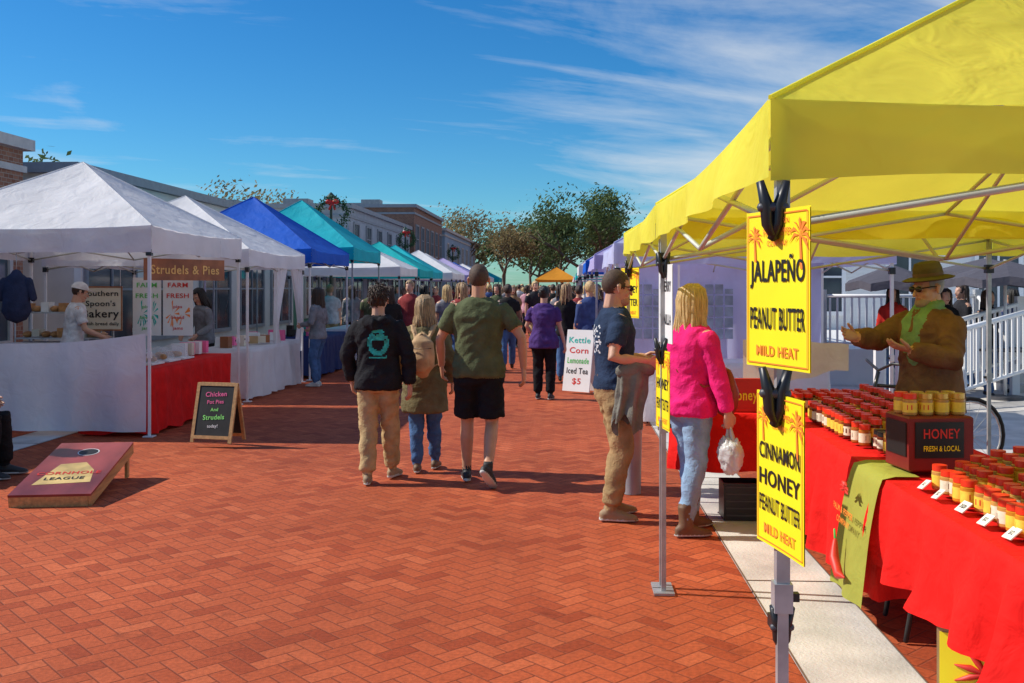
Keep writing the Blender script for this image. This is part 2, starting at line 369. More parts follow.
AMB=pm('amber_jar',(.38,.11,.02),.15,.35,30); PBJ=pm('peanut_butter_jar',(.50,.26,.07),.25,.2,30); HON=pm('honey_jar',(.55,.22,.02),.12,.2,30); DRK=pm('dark_jam_jar',(.14,.02,.01),.15,.3,30)
LAB=pm('yellow_label',(.85,.60,.07),.5,.1,50); LABW=pm('white_label',(.75,.7,.55),.5,.1,60); LID=pm('red_lid',(.80,.04,.012),.35,.12,20); GLD=pm('gold_lid',(.7,.45,.12),.3,.1,metal=.6)
def jar(mb,x,y,z,r=.034,h=.105,body=PBJ,lab=LAB,lid=LID,seg=12):
    b=[body,body,lab,lab,body,body,lid,lid,lid]
    mb.lathe((x,y,z),[(r*.85,0),(r,h*.06),(r*1.01,h*.16),(r*1.01,h*.4),(r*1.01,h*.60),(r,h*.72),(r*.86,h*.76),(r*.93,h*.77),(r*.93,h),(.001,h)],b,seg)
    for k in range(3):
        a=random.uniform(0,6.28); mb.add([(x+r*1.02*math.cos(a+q),y+r*1.02*math.sin(a+q),z+h*zz) for q,zz in((0,.28),(.7,.28),(.7,.5),(0,.5))],[(0,1,2,3)],REDI if lab is LAB else DRK)
def jars(name,u,v,nx,ny,dx,dy,z,kinds,jit=.008,skip=.04,h=.105,tier=0):
    mb=MB()
    for i in range(nx):
        for j in range(ny):
            if random.random()<skip: continue
            bd,lb,ld=kinds[(i*3+j//2)%len(kinds)]
            jar(mb,(i-(nx-1)/2)*dx+random.uniform(-jit,jit),(j-(ny-1)/2)*dy+random.uniform(-jit,jit),i*tier,body=bd,lab=lb,lid=ld,h=h*random.uniform(.97,1.03))
    if tier:
        for i in range(1,nx): mb.box(((i-(nx-1)/2)*dx,0,i*tier/2-.003),(dx*.98,ny*dy+.02,i*tier-.004),BLACK)
    return mb.build(name,W(u,v,z),TH)
K1=[(PBJ,LAB,LID),(HON,LAB,LID),(PBJ,LABW,LID)]; K2=[(AMB,LABW,LID),(DRK,LABW,LID),(AMB,LAB,LID),(DRK,LAB,LID)]
jars('peanut_butter_jars',1.845,3.72,6,19,.084,.084,.762,K1,tier=.022,jit=.012)
jars('honey_jars',1.78,5.42,3,4,.083,.083,.77,[(AMB,LAB,GLD),(DRK,LABW,BLACK)])
jars('honey_jars',1.83,6.28,5,14,.088,.088,.762,K2,tier=.028,h=.12,jit=.012)
jars('jam_jars',1.62,7.5,12,5,.088,.085,.762,K2,h=.12,jit=.012)
mb=MB()
for k in range(9):
    y=-1.0+k*.225; M=Matrix.Translation((random.uniform(-.012,.012),y+random.uniform(-.02,.02),.0))@Matrix.Rotation(R(48),4,'Y')@Matrix.Rotation(R(random.uniform(-12,12)),4,'Z')
    mb.box((0,0,.02),(.004,.10,.055),WCARD,M=M)
    mb.text('$12' if k%3 else '2/$20',.026,(-.0035,0,.02),BLK,x=(0,-1,0),up=(0,0,1),M=M)
mb.build('price_cards',W(1.555,3.72,.765),TH)
mb=MB(); mb.box((0,0,.13),(.32,.24,.26),pm('dark_red_crate',(.20,.012,.01),.5,.2),bev=.008)
mb.box((-.163,0,.15),(.006,.20,.16),BLACK); mb.box((-.01,-.123,.15),(.24,.006,.17),BLACK)
mb.fit('HONEY',.18,.045,(0,-.128,.18),REDI); mb.fit('FRESH & LOCAL',.18,.025,(0,-.128,.11),SIGNY)
for i in range(4):
    for j in range(2): jar(mb,-.12+i*.08,-.05+j*.09,.26,lid=random.choice([LID,GLD]),body=PBJ)
mb.build('display_crate',W(1.76,4.98,.772),TH+R(8))
mb=MB(); mb.box((0,0,.15),(.36,.3,.3),CARD,bev=.004); mb.box((-.004,-.152,.15),(.33,.004,.26),SIGNY)
for k in range(9):
    a=R(k*40); mb.loft([(0,-.156,.14),(.06*math.cos(a),-.157,.14+.05*math.sin(a)),(.12*math.cos(a),-.157,.13+.09*math.sin(a))],[.006,.014,.003],REDI,seg=5)
mb.build('cardboard_box',W(1.70,4.12),TH-R(28))
mb=MB(); GPL=pm('grey_plastic',(.06,.06,.065),.5)
for sx in(-1,1):
    mb.box((sx*.13,0,.13),(.01,.24,.26),BLACK); mb.box((0,sx*.12,.13),(.25,.01,.26),BLACK)
    for k in range(5): mb.box((0,sx*.127,.04+k*.05),(.24,.004,.012),GPL)
mb.box((0,0,.01),(.25,.23,.02),BLACK); mb.box((0,-.135,.262),(.29,.02,.012),BLACK); mb.build('plastic_crate',W(1.24,7.25),TH)
mb=MB(); mb.box((0,0,.12),(.26,.02,.24),REDP,bev=.004); mb.fit('Honey',.2,.075,(0,-.013,.12),SIGNY); mb.box((0,.03,.01),(.26,.09,.02),REDP); mb.build('honey_sign',W(1.27,7.3,.752),TH)

# ---------------------------------------------------------------- hanging signs
def palm(mb,o,x,up,s,mat):
    F=frame(o,x,up)
    for k in range(9):
        a=R(-40+k*32.5); c,sn=math.cos(a),math.sin(a)
        pts=[(0,0,0),(.3*c-.07*sn,.3*sn+.1,0),(.55*c,.5*sn-.02-.12*abs(c),0),(.28*c+.05*sn,.28*sn+.0,0)]
        mb.add([F@(Vector(p)*s) for p in pts],[(0,1,2,3)],mat)
    mb.add([F@(Vector(p)*s) for p in((-.04,0,0),(.04,0,0),(.12,-.9,0),(.0,-.9,0))],[(0,1,2,3)],mat)
def clip(mb,p,x,s=1.):
    F=frame(p,x,(0,0,1))
    for q in(-1,1):
        mb.loft([F@V(q*-.004*s,-.065*s,0),F@V(q*.010*s,-.035*s,0.006),F@V(q*.012*s,.0*s,.008),F@V(q*.024*s,.045*s,.01)],[(.008*s,.012*s),(.012*s,.013*s),(.013*s,.014*s),(.007*s,.015*s)],BLACK,seg=8,round_=False)
    mb.loft([F@V(-.022*s,-.005,.010),F@V(.022*s,-.005,.010)],[.010*s]*2,DARKP,seg=8)
def hang_sign(name,c,xdir,w,h,lines,base=SIGNY,ink=BLK,pal=True,hs=None):
    mb=MB(); x=Vector(xdir).normalized(); up=V(0,0,1)
    # the card curls gently about its vertical axis only
    F=frame((0,0,0),x,up); bend=lambda a,b:.16*a*a
    def gf(e): return lambda s,t: F@V((s-.5)*w,(t-.5)*h,e+bend((s-.5)*w,(t-.5)*h))
    mb.grid(gf(0),24,2,base); mb.grid(gf(-.003),24,2,base)
    ov=MB(); I=dict(x=(1,0,0),up=(0,1,0))
    if pal:
        palm(ov,(-w*.36,h*.33,0),(1,0,0),(0,1,0),h*.17,ORT); palm(ov,(w*.36,h*.33,0),(1,0,0),(0,1,0),h*.23,ORT)
        ov.fit('SOUTHERN',w*.36,h*.035,(0,h*.43,0),ORT,**I); ov.fit('PALM & PEPPER',w*.44,h*.045,(0,h*.36,0),ORT,**I); ov.fit('COMPANY',w*.32,h*.035,(0,h*.29,0),ORT,**I)
        ov.fit('MILD HEAT',w*.66,h*.065,(0,-h*.395,0),ORT,**I)
        for bx in(-1,1): ov.poly([(bx*w*.47-.0015,-h*.475,0),(bx*w*.47+.0015,-h*.475,0),(bx*w*.47+.0015,h*.475,0),(bx*w*.47-.0015,h*.475,0)],ORT)
        for by in(-1,1):
            for q in range(12): ov.poly([(-w*.47+w*.94*q/12,by*h*.475-.0015,0),(-w*.47+w*.94*(q+1)/12,by*h*.475-.0015,0),(-w*.47+w*.94*(q+1)/12,by*h*.475+.0015,0),(-w*.47+w*.94*q/12,by*h*.475+.0015,0)],ORT)
        nl=len(lines); top,bot=(.20,-.32); st=(top-bot)*h/nl
        for k,t in enumerate(lines): ov.fit(t,w*.86,min(st*.60,h*.135),(0,top*h-st*(k+.5),0),ink,**I)
    else:
        for k,t in enumerate(lines): ov.fit(t,w*.8,h*.13,(0,h*.22-k*h*.42,0),ink,**I)
    ov.v=[F@V(v.x,v.y,.0025+bend(v.x,v.y)) for v in ov.v]
    o=len(mb.v); mb.v+=ov.v
    for f,k in zip(ov.f,ov.m): mb.f.append(tuple(i+o for i in f)); mb.m.append(mb.mi(ov.mats[k])); mb.sm.append(False)
    clip(mb,F@V(0,h/2+.01,.012),(1,-.3,0),1.25)
    return mb.build(name,c)
hang_sign('peanut_butter_sign',(.627,2.36,1.645),(.04,-.13,0),.272,.375,['JALAPEÑO','PEANUT BUTTER'])
hang_sign('peanut_butter_sign',(.633,2.36,1.21),(.02,-.13,0),.265,.37,['CINNAMON','HONEY','PEANUT BUTTER'])
hang_sign('flavour_sign',(.825,5.36,1.56),(.03,-.24,0),.26,.42,['CHERRY','VANILLA'],base=WCARD,pal=False)
hang_sign('peanut_butter_sign',(.81,5.36,1.10),(.03,-.25,0),.27,.42,['HONEY','PEANUT BUTTER'])
hang_sign('peanut_butter_sign',(1.0,8.45,1.60),(.1,-.24,0),.30,.42,['HONEY','BUTTER'])
mb=MB(); clip(mb,(.0,-.02,0),(1,0,0),1.0); mb.box((0,.0,-.0),(.045,.045,.03),BLACK); mb.build('pole_clamp',(.655,2.455,.83))

# ---------------------------------------------------------------- people
SK1=pm('skin_light',(.60,.33,.22),.5,.08,14,.08,200); SK2=pm('skin_tan',(.56,.29,.17),.5,.08,14); SK3=pm('skin_brown',(.16,.075,.045),.5,.08,14)
LIP=pm('lips',(.42,.13,.10),.45,.05); EYEW=pm('eye_white',(.7,.68,.65),.3,.02); SOLE=pm('shoe_sole',(.55,.54,.5),.7)
H_BRN=pm('hair_brown',(.05,.027,.015),.5,.5,14,.5,60,stretch=(6,6,1)); H_BLD=pm('hair_blonde',(.62,.42,.18),.45,.35,14,.5,60,stretch=(6,6,1)); H_BLK=pm('hair_black',(.01,.008,.007),.45,.4,14,.4,60,stretch=(6,6,1)); H_GRY=pm('hair_grey',(.3,.28,.25),.5,.3,14)
H_DBL=pm('hair_dark_blonde',(.40,.25,.12),.45,.5,14,.5,60,stretch=(6,6,1)); H_BUZ=pm('hair_buzz',(.075,.042,.026),.7,.3,60,.3,200)
def ik(a,b,l1,l2,pole):
    d=b-a; L=d.length
    if L>=(l1+l2)*.999: return a.lerp(b,l1/(l1+l2))
    x=(l1*l1-l2*l2+L*L)/(2*L); h=math.sqrt(max(0,l1*l1-x*x)); dn=d/L
    p=pole-dn*pole.dot(dn); p.normalize(); return a+dn*x+p*h
def hand(mb,wr,dr,pn,side,mat,curl=.5,s=1.,seg=7):
    dr=dr.normalized(); pn=(pn-dr*pn.dot(dr)).normalized(); lat=dr.cross(pn)*side
    mb.loft([wr-dr*.02*s,wr+dr*.02*s,wr+dr*.055*s,wr+dr*.09*s],[(.026*s,.019*s),(.032*s,.018*s),(.041*s,.016*s),(.040*s,.013*s)],mat,hint=lat,seg=10)
    for k,(ln,off) in enumerate(((.072,.029),(.080,.0105),(.074,-.0095),(.058,-.028))):
        p=wr+dr*(.088-.004*abs(k-1))*s+lat*off*s; d=(dr+lat*off*2.2).normalized(); pts=[p-d*.012*s,p]; c=curl*(1+.12*k)
        for q in range(3):
            ang=c*(.55 if q==0 else .75); ax=d.cross(pn); d=(Matrix.Rotation(ang,3,ax)@d)
            pts.append(pts[-1]+d*ln*s*(.45,.31,.24)[q])
        mb.loft(pts,[.0095*s,.0095*s,.009*s,.0083*s,.0068*s],mat,seg=seg)
    p=wr+dr*.022*s+lat*.022*s; d=(dr*.75+lat*.75+pn*.25).normalized(); p2=p+d*.04*s; d2=(dr*.95+lat*.25+pn*.35*(.5+curl)).normalized(); p3=p2+d2*.03*s; p4=p3+(d2+pn*.2)*.024*s
    mb.loft([p,p2,p3,p4],[.014*s,.0115*s,.010*s,.008*s],mat,seg=seg)
def remesh(mb,name,vox,wr_mats,amp,paint=None,iters=2):
    src=mb.mesh(name+'_src'); ob=bpy.data.objects.new('tmp',src); COL.objects.link(ob)
    m=ob.modifiers.new('r','REMESH'); m.mode='VOXEL'; m.voxel_size=vox; m.use_smooth_shade=True
    sm=ob.modifiers.new('s','SMOOTH'); sm.factor=.5; sm.iterations=iters
    dg=bpy.context.evaluated_depsgraph_get(); me=bpy.data.meshes.new_from_object(ob.evaluated_get(dg)); me.name=name
    bv=BVHTree.FromPolygons([v.co for v in src.vertices],[tuple(p.vertices) for p in src.polygons])
    me.materials.clear()
    for k in mb.mats: me.materials.append(k)
    idx=[]
    for p in me.polygons:
        r=bv.find_nearest(p.center); k=mb.m[r[2]] if r[2] is not None else 0
        if paint:
            q=paint(p.center,mb.mats[k])
            if q is not None: 
                if q not in mb.mats: mb.mats.append(q); me.materials.append(q)
                k=mb.mats.index(q)
        idx.append(k)
    me.polygons.foreach_set('material_index',idx); me.polygons.foreach_set('use_smooth',[True]*len(idx))
    if amp:
        vk={}
        for p,k in zip(me.polygons,idx):
            if mb.mats[k] in wr_mats:
                for v in p.vertices: vk[v]=1
        ns=[v.normal.copy() for v in me.vertices]; sd=random.random()*40
        for v in vk:
            c=me.vertices[v].co; w=noise.noise(V(c.x*5,c.y*5,c.z*2+sd))*.8
            a=1-abs(noise.noise(V(c.x*6+w*1.5+sd,c.y*6,c.z*11+w*3)))*2.2
            b=noise.noise(V(c.x*16,c.y*16,c.z*20+sd))
            me.vertices[v].co=c+ns[v]*(amp*a+amp*.5*b)
    bpy.data.objects.remove(ob); bpy.data.meshes.remove(src); return me
def person(name,loc,yaw,H=1.75,top=None,pants=None,skin=SK1,shoe=None,hairm=H_BRN,hair='short',female=False,bulk=1.,hem=.86,sleeve='long',leg='long',
    anL=(-.09,-.12,.09),anR=(.09,.14,.085),pitchL=0,pitchR=0,toeL=6,toeR=-6,wrL=(-.25,.06,.87),wrR=(.25,.02,.87),poleL=None,poleR=None,
    lean=0,hyaw=0,hpitch=0,main=True,paint=None,extra=None,hat=None,glasses=False,curl=.45,fdirL=None,fdirR=None,pnL=None,pnR=None,coat=0,tight=0,hood=False,drop=0,curlR=None,beard=None,hairlen=.22):
    e=empty(name,loc,yaw); s=H/1.75; f=.9 if female else 1.; vox=(.0125 if main else .030)
    mb=MB(); top=top or cloth('default_top',(.2,.2,.2)); pants=pants or cloth('jeans_blue',(.06,.11,.22)); shoe=shoe or BLACK
    def cz(z): return V(0,lean*(z-.93)*1.0,z-drop)
    sec=[(.80,.10,.09),(.86,.155,.118),(.93,.172,.125),(1.03,.153 if not female else .135,.112),(1.12,.147 if not female else .122,.108),(1.22,.160*f,.116),(1.33,.180*f,.12),(1.40,.172*f,.105),(1.445,.13*f,.085),(1.48,.07*f,.06)]
    def torso(z0,z1,add,mat,flare=0):
        S=[q for q in sec if z0<q[0]<z1]
        def at(z):
            for a,b in zip(sec,sec[1:]):
                if a[0]<=z<=b[0]:
                    t=(z-a[0])/(b[0]-a[0]); return (a[1]+(b[1]-a[1])*t,a[2]+(b[2]-a[2])*t)
            return (sec[0][1],sec[0][2]) if z<sec[0][0] else (sec[-1][1],sec[-1][2])
        zs=[z0]+[q[0] for q in S]+([z1] if z1<=1.48 else [])
        if z0<.8: zs=[z0,.72]+[q[0] for q in S if q[0]>.75]
        pts=[];rd=[]
        for z in zs:
            rx,ry=at(max(z,.9) if mat is top and z<.9 else z); k=bulk; fl=flare*max(0,1.0-z)
            if z>1.3: k=1+(bulk-1)*.6
            pts.append(cz(z)); rd.append(((rx+add+fl)*k,(ry+add+fl)*(bulk if z<1.35 else 1)))
        mb.loft(pts,rd,mat,seg=20,round_=False)
    torso(.80,1.04,.012,pants)
    torso(hem,1.48,.016+coat,top,flare=.06 if hem>.75 else .09)
    mb.loft([cz(1.44),cz(1.50)+V(0,.005,0),cz(1.60)+V(0,.02,0)],[.062*f,.056*f,.052*f],skin,seg=12)
    for sx,an,pt,toe in((-1,anL,pitchL,toeL),(1,anR,pitchR,toeR)):
        hp=cz(.90)+V(sx*.088,0,0); an=Vector(an); kn=ik(hp,an,.42,.405,V(sx*.08,1,0))
        th=hp.lerp(kn,.5); cf=kn.lerp(an,.32)+V(0,-.012,0)
        mb.loft([hp,th,kn,cf,an],[.082,.073,.053,.055,.036],skin if leg!='long' else pants,seg=12)
        if leg=='long':
            a=.012 if tight else .02; lo=.02 if tight else .04
            mb.loft([hp+V(0,0,.03),hp+V(0,0,-.06),th,kn,cf,kn.lerp(an,.9)],[.095*bulk,.098*bulk,(.082+a*.3),(.058+a),(.056+a*.9),(.038+lo*.7)],pants,seg=14,round_=False)
        else:
            mb.loft([hp+V(0,0,.03),hp+V(0,0,-.06),th,th.lerp(kn,.75)],[.097*bulk,.103*bulk,.102,.105],pants,seg=16,round_=False)
            mb.loft([an+V(0,0,-.01),an+V(0,0,.05)],[.04,.04],shoe,seg=12,round_=False)
        ty=R(toe); fw=V(-math.sin(ty),math.cos(ty),0); u=V(0,0,1); cp,sp=math.cos(pt),math.sin(pt); F=fw*cp-u*sp; U=u*cp+fw*sp
        P=lambda a,b: an+F*a+U*b
        bl=V(fw.y,-fw.x,0)
        mb.loft([P(-.055,-.038),P(-.01,-.03),P(.06,-.04),P(.115,-.05),P(.165,-.057)],[(.034,.034),(.038,.047),(.042,.038),(.046,.027),(.034,.02)],shoe,hint=bl,seg=12)
        mb.loft([P(-.062,-.072),P(.0,-.072),P(.11,-.074),P(.175,-.072)],[(.034,.011),(.037,.011),(.05,.011),(.032,.011)],SOLE if main else shoe,hint=bl,seg=12)
        if hood=='boots': mb.loft([an+V(0,0,-.02),an+V(0,0,.06),an+V(0,-.005,.14)],[.05,.05,.056],shoe,seg=12,round_=False)
    sh=.172*f*(1+(bulk-1)*.6); hnd=MB()
    for sx,wr,pole,fd,pn in((-1,wrL,poleL,fdirL,pnL),(1,wrR,poleR,fdirR,pnR)):
        a=cz(1.40)+V(sx*sh,0,0); w=Vector(wr); el=ik(a,w,.285,.255,Vector(pole) if pole else V(sx*.5,-1,0)); w=el+(w-el).normalized()*.25 if (w-el).length>.26 else w
        um=a.lerp(el,.5); fm=el.lerp(w,.35)
        mb.loft([a,um,el,fm,w],[.052*f,.048*f*(1 if not female else .92),.038*f,.040*f,.027*f],skin,seg=12)
        if sleeve=='long': mb.loft([a+V(-sx*.02,0,.0),a.lerp(el,.2),um,el,fm,el.lerp(w,.96)],[.066+coat*.6,.066+coat*.6,.060+coat*.6,.054+coat*.5,.052+coat*.5,.038+coat*.5],top,seg=14,round_=False)
        else: mb.loft([a+V(-sx*.02,0,0),a.lerp(el,.2),um,a.lerp(el,.68)],[.066,.068,.066,.066],top,seg=14,round_=False)
        d=Vector(fd) if fd else (w-el).normalized()+V(0,0,-.3); p=Vector(pn) if pn else V(-sx,.25,0)
        side=1 if ((d.cross(p)).dot(V(0,1,.0)+V(-sx*.2,0,.3))>0) else -1
        hnd_c=curlR if (curlR is not None and sx==1) else curl
        hand(hnd,w,d,p,side,skin,hnd_c,seg=7 if main else 4)
    if hood is True:
        mb.loft([cz(1.45)+V(-.10,-.03,0),cz(1.44)+V(-.07,-.115,-.0),cz(1.42)+V(0,-.15,-.02),cz(1.44)+V(.07,-.115,0),cz(1.45)+V(.10,-.03,0)],[.035,.05,.06,.05,.035],top,seg=10)
    if extra: extra(mb,hnd,cz)
    for q in(mb,hnd): q.v=[v*s for v in q.v]
    me=remesh(mb,'body',vox,(top,pants),(.0085 if main else .006)*(1.25 if coat else 1),paint,2 if main else 1)
    ob=bpy.data.objects.new('body',me); COL.objects.link(ob); ob.parent=e
    hnd.build('hands',parent=e)
    hb=MB()
    hb.ell((0,-.012,.028),(.074,.094,.094),skin); hb.ell((0,.018,-.025),(.060,.072,.088),skin); hb.ell((0,.062,-.092),(.030,.026,.024),skin)
    hb.ell((0,.074,.022),(.05,.018,.014),skin); hb.loft([(0,.084,.012),(0,.098,-.014),(0,.108,-.034)],[(.007,.008),(.009,.01),(.014,.011)],skin,seg=8)
    hb.ell((.036,.058,-.03),(.024,.022,.024),skin); hb.ell((-.036,.058,-.03),(.024,.022,.024),skin)
    hb.ell((0,.084,-.060),(.023,.010,.009),LIP); hb.loft([(0,-.02,-.05),(0,-.028,-.14)],[.054,.054],skin)
    for sx in(-1,1): hb.loft([(sx*.074,-.004,.022),(sx*.085,-.014,.012),(sx*.081,-.006,-.03)],[(.007,.012),(.007,.019),(.007,.010)],skin,seg=8)
    if beard: hb.ell((0,.045,-.085),(.05,.055,.04),beard)
    hm=remesh(hb,'head',.0062 if main else .016,(),0,None,2 if main else 1)
    HM=Matrix.Translation(((cz(1.625)+V(0,.02,0))*s))@Matrix.Rotation(hyaw,4,'Z')@Matrix.Rotation(hpitch,4,'X')@Matrix.Scale(s*(.98 if female else 1.0)*1.04,4)
    ho=bpy.data.objects.new('head',hm); COL.objects.link(ho); ho.parent=e; ho.matrix_local=HM
    xb=MB()
    if main:
        for sx in(-1,1):
            xb.ell((sx*.030,.078,.004),(.012,.009,.007),EYEW,nu=10,nv=6); xb.ell((sx*.030,.085,.004),(.0055,.003,.0055),BLK,nu=8,nv=6); xb.loft([(sx*.016,.092,.021),(sx*.032,.09,.025),(sx*.047,.08,.02)],[.002,.0035,.002],hairm,seg=5)
    if glasses:
        for sx in(-1,1):
            xb.ell((sx*.032,.094,.004),(.029,.010,.019),BLACK); xb.loft([(sx*.058,.086,.01),(sx*.08,.03,.012),(sx*.084,-.01,.008)],[.004]*3,BLACK,seg=5)
        xb.bar((-.02,.10,.008),(.02,.10,.008),.004,BLACK)
    dn=lambda n: .03*noise.noise(n*9)+.02*noise.noise(n*22)
    if hair!='none':
        fl=.060 if hair=='buzz' else .078
        def kp(q): 
            j=.012*noise.noise(q*60)
            if q.y>.035+j and q.z<fl+j-.25*max(0,.05-q.y): return False
            if q.z<(-.075 if hair=='long' or hair=='bun' else -.055)+j: return False
            if abs(q.x)>.05 and q.z<(-.002)+j and q.y>-.035+j and hair in('short','buzz'): return False
            return True
        xb.ell((0,-.014,.03),(.083,.105,.105) if hair!='buzz' else (.0770,.0965,.0965),hairm,nu=56 if main else 24,nv=40 if main else 16,keep=kp,disp=dn if hair!='buzz' else None)
        if hair=='short' and main and not hat:
            for q in range(240):
                n=V(random.gauss(0,1),random.gauss(-.5,1),random.gauss(.3,.7)).normalized(); p=V(n.x*.08,n.y*.1-.014,n.z*.103+.03)
                if (p.y>.03 and p.z<.085) or p.z<-.055 or (abs(p.x)>.055 and p.z<.0 and p.y>-.03): continue
                d=(V(0,0,-1)-n*V(0,0,-1).dot(n)*.8+n*.35+V(random.gauss(0,.4),random.gauss(0,.4),0)).normalized(); xb.loft([p,p+d*.02+n*.004,p+d*.038],[.006,.0055,.001],hairm,seg=4)
    if hair=='long':
        for q in range(110 if main else 22):
            t=R(random.uniform(-125,125)); sx,cy=math.sin(t),-math.cos(t); L=hairlen*random.uniform(.75,1.08); w=random.uniform(.95,1.1)
            x1=.084*w;y1=.106*w; jx,jy=random.uniform(-.02,.02),random.uniform(-.015,.01)
            xb.loft([(sx*.03,cy*.04-.01,.132),(sx*x1*.85,cy*y1*.85-.014,.095),(sx*x1,cy*y1-.014,.02),(sx*x1*1.02,cy*y1*.98-.014,-.06),(sx*x1*1.08+jx,cy*y1-.02+jy,-.06-L*.55),(sx*x1*.95+jx*1.5,cy*y1*.95-.025+jy,-.06-L)],[.008,.013,.014,.013,.012,.003],hairm,seg=5)
    if hair=='bun': xb.ell((0,-.125,.06),(.04,.04,.04),hairm,disp=dn)
    if hat: hat(xb)
    if xb.v:
        xo=xb.build('hair',parent=e); xo.matrix_local=HM
    return e
HB=cloth('black_hoodie',(.018,.018,.021)); TG=pm('teal_print',(.02,.45,.38),.7,.5,30); KH=cloth('khaki_trousers',(.48,.34,.17)); KH2=cloth('tan_trousers',(.38,.25,.12))
OL=cloth('olive_tshirt',(.10,.115,.055)); BS=cloth('black_shorts',(.014,.014,.016)); CO=cloth('olive_coat',(.17,.14,.07)); JN=cloth('blue_jeans',(.07,.14,.29)); JL=cloth('light_jeans',(.25,.37,.53))
NV=cloth('navy_tshirt',(.025,.042,.085)); PK=cloth('pink_sweater',(.80,.02,.19)); PU=cloth('purple_tshirt',(.08,.04,.17)); BK=cloth('black_trousers',(.012,.012,.014)); BR=cloth('brown_jacket',(.20,.10,.055))
TAN=cloth('tan_leather',(.55,.36,.20),.2); GJ=cloth('grey_jacket',(.20,.19,.16)); BOOT=pm('brown_boot',(.15,.08,.04),.6,.2); SNB=pm('black_sneaker',(.02,.02,.022),.6,.2); TSH=pm('tan_shoe',(.30,.20,.11),.7,.2)
GRS=cloth('green_scarf',(.20,.34,.16)); WSH=cloth('white_shirt',(.65,.66,.68)); GRYT=cloth('grey_top',(.2,.21,.23)); REDT=cloth('red_top',(.5,.03,.02))
def pt_hoodie(c,m):
    if m is HB and c.y<-.05:
        x,z=c.x,c.z; cx,czz=.03,1.19; r=math.hypot((x-cx)/.085,(z-czz)/.11)
        if r<1 and not (r<.62 and z<czz+.02 and abs(x-cx)<.05) : 
            if noise.noise(V(x*28,z*28,2))>-.30: return TG
        if abs(x-cx)<.07 and 1.06<z<1.075: return TG
    return None
person('walking_boy',(-1.13,8.45,0),R(-6),1.66,top=HB,pants=KH,shoe=TSH,hairm=H_BRN,hem=.84,anL=(-.075,-.10,.085),anR=(.08,.22,.09),toeL=12,toeR=-12,bulk=1.0,coat=.018,hood=True,paint=pt_hoodie,wrL=(-.27,.10,.90),wrR=(.28,.02,.88),poleL=(-1,-.6,0),poleR=(1,-.4,0))
def backpack(mb,hnd,cz):
    mb.loft([(0,-.20,1.02),(0,-.21,1.06),(0,-.215,1.18),(0,-.205,1.30),(0,-.19,1.345)],[(.09,.04),(.125,.068),(.13,.075),(.115,.06),(.06,.03)],TAN,seg=16)
    mb.loft([(0,-.285,1.06),(0,-.29,1.14),(0,-.28,1.19)],[(.075,.03),(.08,.034),(.07,.02)],TAN,seg=12)
    for sx in(-1,1): mb.loft([(sx*.07,-.19,1.33),(sx*.11,-.10,1.46),(sx*.11,.03,1.46),(sx*.12,.15,1.34)],[.016]*4,TAN,seg=6); mb.loft([(sx*.10,-.19,1.06),(sx*.2,-.10,1.10),(sx*.19,.05,1.18)],[.012]*3,TAN,seg=6)
    hnd.loft([(-.03,-.2,1.35),(0,-.2,1.40),(.03,-.2,1.35)],[.008]*3,TAN,seg=6)
    hnd.loft([(-.10,-.285,1.245),(0,-.31,1.24),(.10,-.285,1.245)],[.006]*3,BOOT,seg=6)
person('walking_woman',(-.78,8.95,0),R(-3),1.57,top=CO,pants=JN,shoe=BOOT,hairm=H_DBL,hair='long',female=True,hem=.60,coat=.022,tight=1,anL=(-.07,-.06,.085),anR=(.08,.16,.085),extra=backpack,wrL=(-.24,.12,.93),wrR=(.27,.05,.90),hairlen=.16,sleeve='long')
person('walking_man',(-.28,8.4,0),R(-4),1.84,top=OL,pants=BS,shoe=SNB,skin=SK2,hairm=H_BUZ,hair='buzz',bulk=1.12,hem=.86,sleeve='short',leg='short',anL=(-.11,.12,.085),anR=(.10,-.26,.17),pitchR=R(38),toeL=8,toeR=-22,wrL=(-.32,.16,.93),wrR=(.36,.0,.92),poleL=(-.8,-.8,0),poleR=(1,-.6,0))
person('standing_woman',(.47,14.7,0),R(-10),1.66,top=PU,pants=BK,shoe=SNB,hairm=H_BLK,hair='bun',female=True,bulk=1.22,hem=.80,sleeve='short',anL=(-.10,.02,.085),anR=(.10,-.02,.085),wrL=(-.22,.22,1.0),wrR=(.32,.0,.86))
def jacket(mb,hnd,cz):
    def fn(s,t):
        a=2*math.pi*s; k=.02*math.sin(7*a+t*2)*(t+.2)+.02*noise.noise(V(math.cos(a)*2,math.sin(a)*2,t*3))
        return V(.26+(.05+k)*math.cos(a)*(1+.25*t),.08+(.11+k)*math.sin(a)*(1-.15*t)-.05*t,1.06-.36*t-.05*math.sin(a*2)*t-.04*math.sin(a*5)*t)
    hnd.grid(fn,44,16,GJ); hnd.loft([(.26,-.02,1.055),(.265,.08,1.075),(.26,.19,1.06)],[.045,.055,.04],GJ,seg=12)
    mb.loft([(0,0,1.0),(0,0,1.035)],[(.172,.135),(.168,.132)],BOOT,seg=20,round_=False)
def print_back(c,m):
    if m is NV and c.y<-.08 and 1.18<c.z<1.38 and abs(c.x)<.11 and noise.noise(V(c.x*40,0,c.z*55))>.12: return WSH
